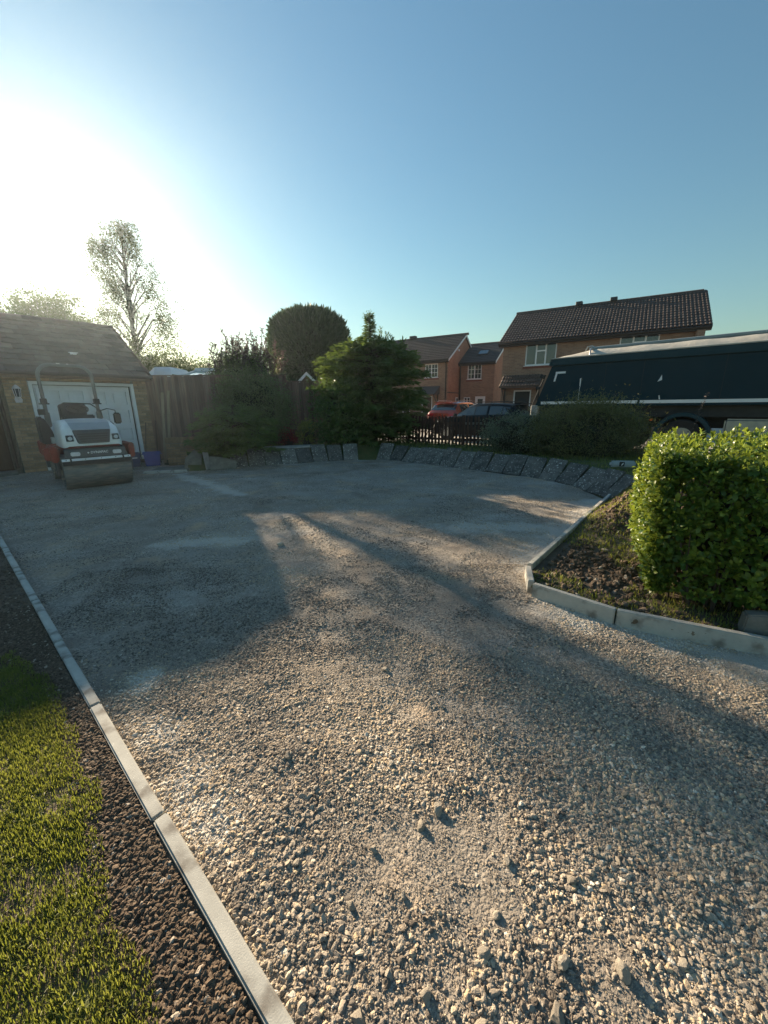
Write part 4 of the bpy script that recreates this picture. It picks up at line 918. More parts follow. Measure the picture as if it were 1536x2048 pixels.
for k in range(7): MB().b2((-0.3 + k * 0.115, -0.02, 1.9), (-0.3 + k * 0.115 + 0.09, -0.001, 2.48 - abs(k - 3) * 0.12)).build('board', M['slab_pale'], sh)

M['greenglass'] = glass_mat('conservatory_glass', (0.22, 0.32, 0.30), 0.1)
cv = empty('conservatory', (-8.05, 14.2, 0.30), R(3), 'white-ended glass conservatory roof showing above the fence by the garage', 'conservatory')
MB().add([(-0.15, 0, 2.40), (0.05, 0, 2.2), (0.60, 0, 2.2), (0.70, 0, 2.40), (0.55, 0.3, 2.66), (0.0, 0.3, 2.66), (-0.15, 1.9, 2.40), (0.70, 1.9, 2.40), (0.55, 1.6, 2.66), (0.0, 1.6, 2.66)], [(0, 1, 2, 3, 4, 5), (5, 4, 8, 9), (0, 5, 9, 6), (3, 7, 8, 4)]).build('roof_end', M['white'], cv, 0.015)
MB().hexa([(0.85, 0.1, 2.30), (3.6, 0.1, 2.22), (3.6, 1.7, 2.55), (0.85, 1.7, 2.62), (0.85, 0.1, 2.33), (3.6, 0.1, 2.25), (3.6, 1.7, 2.58), (0.85, 1.7, 2.65)]).build('glass_roof', M['greenglass'], cv)
for x in (0.9, 1.6, 2.3, 3.0, 3.6): MB().hexa([(x, 0.08, 2.325 - (x - .85) * .029), (x + .04, 0.08, 2.325 - (x - .85) * .029), (x + .04, 1.7, 2.655 - (x - .85) * .026), (x, 1.7, 2.655 - (x - .85) * .026), (x, 0.08, 2.37 - (x - .85) * .029), (x + .04, 0.08, 2.37 - (x - .85) * .029), (x + .04, 1.7, 2.69 - (x - .85) * .026), (x, 1.7, 2.69 - (x - .85) * .026)]).build('glazing_bar', M['white'], cv)
q = MB(); q.b2((0.85, 1.66, 2.55), (3.64, 1.74, 2.74)); q.b2((0.85, 0.02, 2.16), (3.64, 0.1, 2.3)); q.build('ridge_beam', M['white'], cv)
q = MB()
for x in (-0.4, 0.85, 2.2, 3.55): q.b2((x, 0.1, -0.2), (x + .07, 0.17, 2.28)); q.b2((x, 1.66, -0.2), (x + .07, 1.74, 2.5))
q.build('frame', M['white'], cv)

# ------------------------------------------------------------------ tandem roller
M['rwhite'] = mat('roller_white', (0.78, 0.80, 0.80), (0.70, 0.72, 0.72), scale=4, rough=0.32, coat=0.4, dirt=(0.36, 0.34, 0.31), dirtscale=3, dirtamt=0.4)
M['rred'] = mat('roller_red', (0.30, 0.04, 0.025), (0.22, 0.032, 0.022), scale=6, rough=0.5, dirt=(0.16, 0.12, 0.1), dirtscale=4, dirtamt=0.6)
M['rgrey'] = mat('roller_grey', (0.055, 0.06, 0.065), (0.075, 0.08, 0.085), scale=5, rough=0.5)
M['rlight'] = mat('roller_top_panel', (0.30, 0.33, 0.35), (0.26, 0.29, 0.31), scale=5, rough=0.4)
RO = empty('road_roller', (-5.97, 7.98, 0.0), R(45), 'small white and red tandem roller parked facing the drive before the garage', 'roller')
def drum(y):
    prof = [(0.05, -0.50), (0.30, -0.50), (0.305, -0.56), (0.343, -0.565), (0.35, -0.555), (0.35, 0.555), (0.343, 0.565), (0.305, 0.56), (0.30, 0.50), (0.05, 0.50)]
    d = MB().lathe(prof, (0, y, 0.345), 'x', 64).build('drum', M['steel'], RO, smooth=35)
    h = MB(); h.lathe([(0.02, -0.54), (0.13, -0.535), (0.15, -0.50)], (0, y, 0.345), 'x', 20); h.lathe([(0.15, 0.50), (0.13, 0.535), (0.02, 0.54)], (0, y, 0.345), 'x', 20); h.build('hub', M['rgrey'], d, smooth=35)
drum(0.0); drum(1.78)
# yokes
for y, nm in ((0.0, 'front'), (1.78, 'rear')):
    for s in (-1, 1):
        q = MB(); q.prism([(y - 0.24, 0.56), (y + 0.40, 0.56), (y + 0.52, 0.86), (y - 0.26, 0.86)], 'x', s * 0.59, s * 0.69)
        q.build('yoke_side', M['rred'], RO, 0.02, 2)
        q = MB(); q.prism([(y - 0.09, 0.28), (y + 0.09, 0.28), (y + 0.13, 0.60), (y - 0.13, 0.60)], 'x', s * 0.585, s * 0.645); q.build('drum_arm', M['rgrey'], RO, 0.01)
q = MB(); q.b2((-0.59, 0.36, 0.60), (0.59, 0.55, 0.84)); q.b2((-0.59, 1.3, 0.60), (0.59, 1.45, 0.84)); q.build('cross_frame', M['rred'], RO, 0.02, 2)
q = MB(); q.prism([(-0.78, -0.16), (-0.55, -0.16), (-0.55, 0.12), (-0.78, 0.06)], 'z', 0.60, 0.84); q.build('step_box', M['rred'], RO, 0.02, 2)
# hood: lofted sections from nose to rear
def hood():
    st_ = [(-0.36, 0.86, 0.90, 0.40), (-0.35, 0.84, 1.02, 0.44), (-0.28, 0.83, 1.18, 0.475), (-0.12, 0.83, 1.29, 0.49), (0.12, 0.83, 1.345, 0.495), (0.45, 0.83, 1.365, 0.495), (0.72, 0.83, 1.36, 0.49)]
    V = []; F = []; ns = 13
    for y, zb, zt, w_ in st_:
        h = zt - zb
        half = [(w_ * 1.0, zb), (w_ * 1.01, zb + h * 0.25), (w_ * 0.985, zb + h * 0.55), (w_ * 0.93, zb + h * 0.80), (w_ * 0.80, zb + h * 0.94), (w_ * 0.45, zb + h * 0.995), (0.0, zb + h)]
        row = [(-a, y, b) for a, b in half[:-1]] + [(0.0, y, half[-1][1])] + [(a, y, b) for a, b in reversed(half[:-1])]
        V += row
    for i in range(len(st_) - 1):
        for k in range(ns - 1): F.append((i * ns + k, i * ns + k + 1, (i + 1) * ns + k + 1, (i + 1) * ns + k))
    F.append(tuple(range(ns))); F.append(tuple((len(st_) - 1) * ns + k for k in range(ns)))
    return MB().add(V, F)
ho = hood().build('hood', M['rwhite'], RO, smooth=50)
q = MB(); q.add([(-0.25, -0.392, 0.90), (0.25, -0.392, 0.90), (0.31, -0.345, 1.165), (-0.31, -0.345, 1.165), (-0.27, -0.33, 0.93), (0.27, -0.33, 0.93), (0.30, -0.27, 1.16), (-0.30, -0.27, 1.16)], [(0, 1, 2, 3), (0, 4, 5, 1), (1, 5, 6, 2), (2, 6, 7, 3), (3, 7, 4, 0)])
gr = q.build('grille', M['rgrey'], ho, 0.01)
for k in range(4):
    z = 0.945 + k * 0.045; MB().box((0, -0.390 + k * 0.008, z), (0.42 + k * 0.025, 0.016, 0.022), (R(-10), 0, 0)).build('slat', M['black'], RO)
q = MB(); q.add([(-0.31, -0.342, 1.167), (0.31, -0.342, 1.167), (0.335, -0.13, 1.297), (-0.335, -0.13, 1.297)], [(0, 1, 2, 3)])
q.add([(-0.335, -0.13, 1.299), (0.335, -0.13, 1.299), (0.34, 0.12, 1.3535), (-0.34, 0.12, 1.3535)], [(0, 1, 2, 3)])
q.build('hood_panel', M['rlight'], ho)
for s in (-1, 1):
    hl = MB().add([(s * 0.37 - 0.06, -0.392, 0.955), (s * 0.37 + 0.06, -0.392, 0.955), (s * 0.37 + 0.055, -0.372, 1.07), (s * 0.37 - 0.055, -0.372, 1.07), (s * 0.37 - 0.06, -0.31, 0.955), (s * 0.37 + 0.06, -0.31, 0.955), (s * 0.37 + 0.055, -0.29, 1.07), (s * 0.37 - 0.055, -0.29, 1.07)], [(0, 1, 2, 3), (0, 4, 5, 1), (1, 5, 6, 2), (2, 6, 7, 3), (3, 7, 4, 0)]).build('headlight', M['black'], RO, 0.008)
    MB().cyl((s * 0.37, -0.38, 1.012), (s * 0.37, -0.403, 1.007), 0.036, n=20).build('lens', M['chrome'], hl, 0.006)
    wl_ = MB().box((s * 0.34, -0.405, 0.715), (0.15, 0.03, 0.075)).build('work_light', M['chrome'], RO, 0.012, 2)
# front panel with name, spray bar and scraper
fp = MB(); fp.prism([(-0.39, 0.645), (-0.33, 0.645), (-0.30, 0.815), (-0.375, 0.80)], 'x', -0.50, 0.50); fpo = fp.build('front_panel', M['rgrey'], RO, 0.012, 2)
def text_mesh(txt, size, mt, parent, loc, rot, name='lettering', shear=0.0, ext=0.002):
    cu = bpy.data.curves.new('txt', 'FONT'); cu.body = txt; cu.size = size; cu.extrude = ext; cu.align_x = 'CENTER'; cu.align_y = 'CENTER'; cu.shear = shear; cu.offset = 0.0012
    ob = bpy.data.objects.new('txt', cu); COL.objects.link(ob); bpy.context.view_layer.update()
    me = bpy.data.meshes.new_from_object(ob); bpy.data.objects.remove(ob); bpy.data.curves.remove(cu)
    me.name = name; me.materials.clear(); return link(name, me, mt, parent, loc, rot)
text_mesh('DYNAPAC', 0.062, M['white'], fpo, (0.045, -0.3875, 0.725), (R(85), 0, 0), shear=0.15)
q = MB(); q.add([(-0.155, -0.389, 0.725), (-0.135, -0.3885, 0.705), (-0.115, -0.389, 0.725), (-0.135, -0.3865, 0.745)], [(0, 1, 2, 3)]); q.build('emblem', M['white'], fpo)
sb_ = MB(); sb_.prism([(-0.40, 0.585), (-0.37, 0.58), (-0.35, 0.625), (-0.385, 0.63)], 'x', -0.565, 0.565); sb_.build('scraper_bar', M['rwhite'], RO, 0.004)
q = MB(); q.prism([(-0.385, 0.50), (-0.35, 0.52), (-0.36, 0.58), (-0.395, 0.582)], 'x', -0.56, 0.56); q.build('scraper_blade', M['black'], RO)
q = MB()
for x in (-0.43, 0.43): q.tube([(x, -0.34, 0.66), (x, -0.41, 0.62), (x, -0.42, 0.53)], 0.014, 8)
q.build('scraper_hook', M['black'], RO, smooth=40)
q = MB()
for x in (-0.5, -0.2, 0.06, 0.3, 0.52): q.cyl((x, -0.392, 0.607), (x, -0.40, 0.606), 0.009, n=6)
q.build('bolt', M['black'], RO)
MB().tube([(-0.5, -0.3, 0.64), (0.5, -0.3, 0.64)], 0.018, 8).build('spray_pipe', M['black'], RO, smooth=40)
# operator station
q = MB(); q.b2((-0.55, 0.72, 0.70), (0.55, 1.35, 0.78)); q.build('platform', M['rgrey'], RO, 0.01)
q = MB(); q.prism([(-0.22, 1.30), (0.22, 1.30), (0.26, 1.62), (0.2, 1.68), (-0.2, 1.68), (-0.26, 1.62)], 'y', 1.38, 1.50); q.b2((-0.25, 0.98, 1.14), (0.25, 1.5, 1.28)); q.build('seat', M['black'], RO, 0.03, 3)
q = MB(); q.b2((-0.18, 0.98, 0.78), (0.18, 1.4, 1.14)); q.build('seat_base', M['rgrey'], RO, 0.01)
q = MB(); q.prism([(0.70, 0.78), (0.90, 0.78), (0.84, 1.42), (0.68, 1.44)], 'x', -0.26, 0.26); q.build('console', M['black'], RO, 0.02, 2)
sw = MB(); rad = 0.19; pts = [Vector((rad * math.cos(a), 0.86 + rad * math.sin(a) * 0.85, 1.56 + rad * math.sin(a) * 0.5)) for a in np.linspace(0, 2 * math.pi, 25)]; sw.tube(pts, 0.016, 8, False)
for a in (0.3, 2.4, 4.5): sw.tube([(0, 0.86, 1.54), pts[int(a / 6.283 * 24)]], 0.012, 6)
sw.cyl((0, 0.80, 1.40), (0, 0.86, 1.55), 0.025); sw.build('steering_wheel', M['black'], RO, smooth=50)
# handrail, mirror, side tank
q = MB(); q.tube([(-0.30, 0.95, 1.30), (-0.30, 0.9, 1.62), (-0.2, 0.88, 1.68), (0.25, 0.88, 1.66), (0.42, 0.9, 1.52), (0.45, 1.0, 1.36)], 0.014, 8); q.build('handrail', M['black'], RO, smooth=50)
mi = MB(); mi.tube([(0.47, 1.42, 1.50), (0.62, 1.30, 1.56), (0.74, 1.15, 1.52), (0.74, 1.13, 1.42)], 0.011, 6); mio = mi.build('mirror_arm', M['black'], RO, smooth=50)
MB().box((0.75, 1.10, 1.34), (0.15, 0.05, 0.25)).build('mirror', M['black'], mio, 0.025, 3)
q = MB(); q.prism([(-0.70, 0.86), (-0.46, 0.86), (-0.50, 1.12), (-0.60, 1.40), (-0.70, 1.42)], 'y', 0.70, 1.30); q.build('side_tank', M['black'], RO, 0.03, 3)
q = MB(); q.prism([(0.46, 0.86), (0.64, 0.86), (0.64, 1.2), (0.55, 1.30), (0.48, 1.18)], 'y', 0.85, 1.35); q.build('side_tank', M['black'], RO, 0.03, 3)
MB().b2((-0.62, 1.25, 1.44), (-0.50, 1.32, 1.56)).build('instrument_box', M['black'], RO, 0.01)
q = MB(); q.prism([(1.30, 0.86), (2.10, 0.86), (2.08, 1.15), (1.9, 1.24), (1.42, 1.24)], 'x', -0.5, 0.5); q.build('rear_body', M['rwhite'], RO, 0.04, 3)
q = MB(); q.b2((-0.56, 0.62, 0.87), (-0.47, 0.76, 1.0)); q.b2((0.47, 0.62, 0.87), (0.56, 0.76, 1.0)); q.build('hood_foot', M['rlight'], RO, 0.01)
q = MB()
for k, x in enumerate((-0.52, -0.56, 0.54)): q.tube([(x, 0.05 + 0.1 * k, 0.80), (x * 1.16, 0.0, 0.66), (x * 1.12, -0.05, 0.50), (x * 1.08, 0.02, 0.40)], 0.012, 6)
q.build('hydraulic_hose', M['black'], RO, smooth=50)
# roll-over hoop
def arc_hoop(w_, z0, z1, r, y0, y1):
    P_ = [(-w_, y0, z0)]
    for a in np.linspace(math.pi, math.pi / 2, 8): P_.append((-w_ + r + r * math.cos(a), y1, z1 - r + r * math.sin(a)))
    for a in np.linspace(math.pi / 2, 0, 8): P_.append((w_ - r + r * math.cos(a), y1, z1 - r + r * math.sin(a)))
    return P_ + [(w_, y0, z0)]
M['hoop'] = mat('hoop_grey', (0.10, 0.105, 0.11), (0.13, 0.135, 0.14), scale=5, rough=0.35, coat=0.3)
MB().tube(arc_hoop(0.47, 1.45, 2.48, 0.24, 1.45, 1.45), 0.036, 12).build('roll_hoop', M['hoop'], RO, smooth=50)
q = MB()
for s in (-1, 1): q.b2((s * 0.47 - 0.05, 1.40, 0.82), (s * 0.47 + 0.05, 1.50, 1.50))
q.build('hoop_post', M['hoop'], RO, 0.015, 2)
q = MB()
for s in (-1, 1): q.b2((s * 0.47 - 0.055, 1.39, 1.66), (s * 0.47 + 0.055, 1.51, 1.78)); q.cyl((s * 0.47 - 0.09, 1.45, 1.67), (s * 0.47 + 0.09, 1.45, 1.67), 0.014)
q.build('hoop_clamp', M['black'], RO, 0.008)
q = MB(); q.b2((-0.12, 1.42, 2.475), (-0.06, 1.48, 2.52)); q.b2((0.05, 1.42, 2.475), (0.09, 1.48, 2.515)); q.build('beacon_bracket', M['metal'], RO)
text_mesh('CC1200', 0.07, M['rgrey'], ho, (0.503, 0.45, 1.02), (R(90), 0, R(90))) if False else None

# ------------------------------------------------------------------ wheels
def wheel(parent, loc, r, wd, axis, spokes=5, dark=False, rim_r=0.62):
    e = MB().lathe([(r * rim_r, -wd * 0.45), (r * 0.92, -wd * 0.5), (r, -wd * 0.38), (r, wd * 0.38), (r * 0.92, wd * 0.5), (r * rim_r, wd * 0.45)], (0, 0, 0), axis, 32).build('wheel', M['rubber'], parent, smooth=40, loc=loc)
    rim = MB().lathe([(r * rim_r, -wd * 0.46), (r * rim_r * 0.93, -wd * 0.40), (r * rim_r * 0.86, -wd * 0.2), (r * 0.2, -wd * 0.25), (r * 0.16, -wd * 0.42), (0.001, -wd * 0.42)], (0, 0, 0), axis, 32).build('rim', M['black'] if dark else M['metal'], e, smooth=40)
    return e

# ------------------------------------------------------------------ cars
def car(name, loc, rz, label, paint, Lc, W, H, suv=False):
    e = empty(name, loc, rz, label, 'car'); k = Lc / 4.3; w_ = W / 2
    # x from rear (0) to front; belt, roof heights, greenhouse half width factor
    if not suv:
        S = [(0.00, .62, .62, .80), (0.05, .88, .90, .90), (0.16, 1.00, 1.06, .96), (0.52, 1.01, 1.36, 1.0), (0.95, .99, 1.43, 1.0), (1.55, .97, 1.455, 1.0), (2.15, .95, 1.44, 1.0), (2.50, .94, 1.36, 1.0), (3.12, .92, .965, 1.0), (3.55, .88, .91, .98), (3.95, .79, .82, .94), (4.20, .66, .68, .86), (4.30, .54, .55, .74)]
    else:
        S = [(0.00, .70, .70, .84), (0.05, .98, 1.00, .93), (0.15, 1.05, 1.12, .97), (0.50, 1.06, 1.50, 1.0), (0.95, 1.04, 1.57, 1.0), (1.55, 1.02, 1.59, 1.0), (2.15, 1.0, 1.57, 1.0), (2.55, .99, 1.46, 1.0), (3.12, .99, 1.03, 1.0), (3.55, .97, 1.0, .98), (3.95, .90, .93, .94), (4.20, .74, .76, .88), (4.30, .58, .60, .78)]
    hs = H / (1.455 if not suv else 1.59)
    rows = []
    for x, b, t, f in S:
        b *= hs; t *= hs; x = x * k; ww = w_ * f; gh = t - b > 0.12
        tw = ww * (0.74 if gh else 0.86)
        rows.append([(x, ww * 0.90, 0.24), (x, ww * 0.985, 0.38), (x, ww, 0.62 * min(1, b / .85)), (x, ww * 0.985, b - 0.06), (x, ww * 0.955, b), (x, tw if gh else ww * 0.85, t - (0.07 if gh else 0.005)), (x, tw * 0.90 if gh else ww * 0.6, t - (0.02 if gh else 0.0)), (x, 0, t)])
    n = len(rows[0]); body = MB(); glass = {'side_window': MB(), 'windscreen': MB(), 'rear_window': MB()}
    full = [r + [(x, -y, z) for x, y, z in reversed(r[:-1])] for r in rows]; m_ = len(full[0])
    def lerp(a, b, t): return tuple(a[i] + (b[i] - a[i]) * t for i in range(3))
    for i in range(len(full) - 1):
        A, B = full[i], full[i + 1]
        for j in range(m_ - 1):
            quad = (A[j], B[j], B[j + 1], A[j + 1]); body.add(quad, [(0, 1, 2, 3)])
            side = j in (4, m_ - 2 - 4); top = 5 <= j <= m_ - 2 - 5
            if side and 3 <= i <= 7:
                nrm = Vector((0, 1 if j == 4 else -1, 0.25)) * 0.006
                u0, u1 = (0.07, 0.93) if i in (3, 5) else (0.0, 1.0)
                if i == 3: u0 = 0.3
                if i == 4: u1 = 0.90
                if i == 7: u1 = 0.72
                p = [lerp(lerp(quad[0], quad[1], u), lerp(quad[3], quad[2], u), v) for u, v in ((u0, .10), (u1, .10), (u1, .86 if i < 7 else .62), (u0, .90))] if j == 4 else [lerp(lerp(quad[0], quad[1], u), lerp(quad[3], quad[2], u), v) for u, v in ((u0, .10), (u1, .14 if i < 7 else .38), (u1, .90), (u0, .90))]
                glass['side_window'].add([Vector(q_) + nrm for q_ in p], [(0, 1, 2, 3)])
            if top and i == 7: glass['windscreen'].add([Vector(lerp(lerp(quad[0], quad[1], u), lerp(quad[3], quad[2], u), v)) + Vector((0.004, 0, 0.006)) for u, v in ((.06, 0), (.95, 0), (.95, 1), (.06, 1))], [(0, 1, 2, 3)])
            if top and i == 2: glass['rear_window'].add([Vector(lerp(lerp(quad[0], quad[1], u), lerp(quad[3], quad[2], u), v)) + Vector((-0.006, 0, 0.004)) for u, v in ((.10, 0), (.86, 0), (.86, 1), (.10, 1))], [(0, 1, 2, 3)])
    body.add(full[0], [tuple(range(m_))]); body.add(full[-1], [tuple(range(m_))])
    # close the underside
    und = MB(); und.b2((0.15 * k, -w_ * .88, 0.2), (4.15 * k, w_ * .88, 0.26)); und.build('underside', M['black'], e)
    bo = body.build('body', paint, e)
    bm = bmesh.new(); bm.from_mesh(bo.data); bmesh.ops.remove_doubles(bm, verts=bm.verts, dist=0.001); bmesh.ops.recalc_face_normals(bm, faces=bm.faces); bm.to_mesh(bo.data); bm.free()
    bo.data.shade_smooth(); bo.data.set_sharp_from_angle(angle=R(38))
    for nm, gmb in glass.items(): gmb.build(nm, M['cglass'], e)
    rw = 0.33 if not suv else 0.35
    for x in (0.78 * k, 3.42 * k):
        for s in (-1, 1):
            a = MB().cyl((x, s * (w_ * 0.80), rw + 0.01), (x, s * (w_ * 1.003), rw + 0.01), rw + 0.055, n=28).build('wheel_arch', M['black'], e)
            wheel(e, (x, s * (w_ * 0.93), rw), rw, 0.2 if s < 0 else -0.2, 'y')
    M_red = M.setdefault('taillight', mat('taillight_red', (0.38, 0.012, 0.016), (0.28, 0.008, 0.01), scale=30, rough=0.15, coat=0.6))
    for s in (-1, 1):
        z0 = 0.80 * hs if not suv else 0.86 * hs
        q = MB(); q.hexa([(-0.012, s * w_ * .52, z0), (0.02, s * w_ * .97, z0), (0.30, s * w_ * 1.012, z0 + 0.06), (0.10, s * w_ * .5, z0), (0.015, s * w_ * .50, z0 + 0.13), (0.07, s * w_ * .955, z0 + 0.15), (0.32, s * w_ * 1.002, z0 + 0.14), (0.12, s * w_ * .5, z0 + 0.13)]); q.build('tail_light', M_red, e, 0.01)
        q = MB(); q.hexa([(4.02 * k, s * w_ * .5, .60 * hs), (4.24 * k, s * w_ * .55, .56 * hs), (4.05 * k, s * w_ * .93, .62 * hs), (3.8 * k, s * w_ * .97, .66 * hs), (4.0 * k, s * w_ * .5, .72 * hs), (4.16 * k, s * w_ * .55, .67 * hs), (3.98 * k, s * w_ * .92, .73 * hs), (3.75 * k, s * w_ * .965, .79 * hs)]); q.build('headlight', M['chrome'], e, 0.01)
        q = MB(); q.box((2.95 * k, s * (w_ + 0.09), 1.0 * hs), (0.12, 0.17, 0.12)); q.build('door_mirror', M['black'] if not suv else paint, e, 0.03, 3)
        for x in (1.15, 2.1): MB().box((x * k, s * (w_ * 0.995 + 0.01), 0.86 * hs), (0.2, 0.03, 0.03)).build('door_handle', paint, e, 0.008)
        MB().tube([(0.6 * k, s * w_ * .68, H - 0.02), (0.8 * k, s * w_ * .70, H + 0.04), (2.1 * k, s * w_ * .70, H + 0.035), (2.3 * k, s * w_ * .68, H - 0.04)], 0.014, 6).build('roof_rail', M['metal'] if suv else M['black'], e)
        q = MB(); 
        for x in (0.98, 1.9, 2.88): q.b2((x * k - 0.004, s * w_ * 0.9, 0.32), (x * k + 0.004, s * w_ * 1.004, 0.9 * hs))
        q.build('door_seam', M['black'], e)
    MB().box((-0.012, 0, 0.66 * hs), (0.02, 0.52, 0.115)).build('number_plate', M.setdefault('plate', mat('yellow_plate', (0.62, 0.42, 0.04), (0.55, 0.36, 0.03), rough=0.5)), e)
    MB().box((0.03, 0, 0.36), (0.12, W * .82, 0.2)).build('rear_bumper', M['black'], e, 0.03, 2)
    MB().b2((0.28 * k, -w_ * .66, H * .955), (0.62 * k, w_ * .66, H * .975)).build('spoiler', paint, e, 0.01)
    return e
M['pblack'] = mat('black_paint', (0.004, 0.007, 0.010), (0.005, 0.008, 0.011), rough=0.3, coat=0.12, spec=0.12)
M['pred'] = mat('red_paint', (0.36, 0.055, 0.02), (0.32, 0.045, 0.016), rough=0.25, coat=1.0, spec=0.5)
car('parked_car', (5.85, 15.35, 0.13), R(136.5), 'black hatchback with its side towards us parked behind the picket fence', M['pblack'], 4.3, 1.8, 1.50)
car('parked_car', (3.0, 20.6, 0.13), R(50), 'red car seen from behind parked in front of the left house', M['pred'], 4.3, 1.82, 1.62, suv=True)

# ------------------------------------------------------------------ tipper lorry
M['lblue'] = mat('dark_teal_paint', (0.004, 0.024, 0.036), (0.005, 0.028, 0.042), scale=1.2, rough=0.45, coat=0.0, spec=0.2, dirt=(0.012, 0.034, 0.044), dirtscale=1.5, dirtamt=0.35)
M['lrim'] = mat('teal_rim_paint', (0.014, 0.045, 0.06), (0.011, 0.038, 0.05), scale=3, rough=0.5, coat=0.0, spec=0.25)
M['tarp'] = mat('tarpaulin', (0.46, 0.44, 0.39), (0.38, 0.36, 0.32), scale=3, rough=0.75, bump=0.012, bscale=5)
M['tarproll'] = mat('tarp_roll', (0.24, 0.28, 0.29), (0.19, 0.23, 0.24), scale=3, rough=0.6)
TR = empty('tipper_lorry', (5.30, 13.15, 0.12), R(-41.4), 'dark teal tipper lorry with sheeted load body and white side strip', 'lorry')
BL = 6.9
tb = MB(); tb.hexa([(-0.30, 0, 1.36), (BL, 0, 1.36), (BL, 2.4, 1.36), (-0.30, 2.4, 1.36), (0.14, 0, 2.60), (BL, 0, 2.60), (BL, 2.4, 2.60), (0.14, 2.4, 2.60)])
tbo = tb.build('load_body', M['lblue'], TR, 0.02, 2)
q = MB(); q.hexa([(0.10, -0.05, 2.60), (BL, -0.05, 2.60), (BL, 0.10, 2.60), (0.10, 0.10, 2.60), (0.16, -0.05, 2.80), (BL, -0.05, 2.80), (BL, 0.10, 2.80), (0.16, 0.10, 2.80)])
q.hexa([(0.10, 2.3, 2.60), (BL, 2.3, 2.60), (BL, 2.45, 2.60), (0.10, 2.45, 2.60), (0.16, 2.3, 2.80), (BL, 2.3, 2.80), (BL, 2.45, 2.80), (0.16, 2.45, 2.80)])
q.hexa([(0.05, -0.05, 2.60), (0.14, -0.05, 2.60), (0.14, 2.45, 2.60), (0.05, 2.45, 2.60), (0.10, -0.05, 2.80), (0.16, -0.05, 2.80), (0.16, 2.45, 2.80), (0.10, 2.45, 2.80)])
q.build('top_rim', M['lrim'], TR, 0.015, 2)
MB().b2((0.13, -0.055, 2.802), (BL, 0.06, 2.83)).build('tarp_edge', M['tarp'], TR)
for x0, x1 in ((-0.10, 2.62), (2.68, 6.8)): MB().b2((x0, -0.006, 1.43), (x1, -0.001, 1.515)).build('white_strip', M['white'], TR)
q = MB(); q.b2((0.28, -0.006, 2.36), (0.58, -0.001, 2.42)); q.add([(0.28, -0.006, 2.36), (0.34, -0.006, 2.36), (0.29, -0.006, 2.13), (0.235, -0.006, 2.13)], [(0, 1, 2, 3)]); q.build('corner_mark', M['white'], TR)
q = MB(); q.add([(1.02, -0.005, 2.18), (1.06, -0.005, 2.2), (1.055, -0.005, 1.92), (1.03, -0.005, 1.98)], [(0, 1, 2, 3)]); q.b2((1.035, -0.005, 1.52), (1.045, -0.001, 1.93)); q.build('scratch', M['white'], TR)
q = MB(); q.add([(3.06, -0.005, 2.08), (3.10, -0.005, 2.18), (3.12, -0.005, 2.04), (3.02, -0.005, 2.0)], [(0, 1, 2, 3)]); q.add([(3.10, -0.005, 1.64), (3.12, -0.005, 1.64), (3.15, -0.005, 1.53), (3.12, -0.005, 1.53)], [(0, 1, 2, 3)]); q.build('scratch', M['white'], TR)
for x in (1.7, 2.65, 4.4, 6.1): MB().b2((x, -0.003, 1.52), (x + 0.008, -0.0005, 2.6)).build('panel_seam', M['black'], tbo)
# sheet: rises from the near rim to a roll along the top, hooped at the rear
def tarp():
    V = []; F = []; xs = np.linspace(0.16, BL, 30); ps = [(0.02, 2.82), (0.12, 2.90), (0.30, 3.0), (0.62, 3.075), (1.2, 3.1), (1.8, 3.07), (2.2, 2.97), (2.4, 2.82)]
    for x in xs:
        e_ = min(1.0, (x - 0.16) / 1.15) ** 0.55
        for y, z in ps: V.append((x, y, 2.82 + (z - 2.82) * e_ + 0.01 * math.sin(x * 5.3 + y * 2)))
    n = len(ps)
    for i in range(len(xs) - 1):
        for k in range(n - 1): F.append((i * n + k, (i + 1) * n + k, (i + 1) * n + k + 1, i * n + k + 1))
    return MB().add(V, F)
tarp().build('tarpaulin', M['tarp'], TR, smooth=60)
MB().tube([(1.05, 0.52, 3.07), (BL, 0.52, 3.09)], 0.055, 10).build('tarp_roll', M['tarproll'], TR, smooth=50)
q = MB(); q.tube([(1.2, 0.08, 2.84), (1.17, 0.15, 2.98), (1.12, 0.5, 3.09), (1.1, 1.2, 3.12), (1.12, 1.9, 3.09), (1.2, 2.35, 2.84)], 0.022, 8); q.tube([(0.95, 0.5, 3.03), (1.0, 0.48, 3.13), (1.12, 0.5, 3.15), (1.2, 0.52, 3.1)], 0.018, 6); q.build('tarp_hoop', M['metal'], TR, smooth=50)
# tailgate hardware
q = MB()
for y in (0.04, 2.36):
    q.tube([(-0.05, y, 2.35), (-0.22, y, 1.9), (-0.38, y, 1.45), (-0.42, y, 1.1)], 0.03, 6)
    q.cyl((-0.12, y, 2.3), (-0.12, y - 0.12 if y < 1 else y + .12, 2.3), 0.06); q.cyl((-0.25, y, 1.95), (-0.25, y - .1 if y < 1 else y + .1, 1.95), 0.05)
q.build('tailgate_hinge', M['black'], TR, smooth=40)
MB().b2((-0.42, -0.02, 1.05), (-0.2, 0.16, 1.40)).build('rear_guard', M['slab_pale'], TR, 0.02)
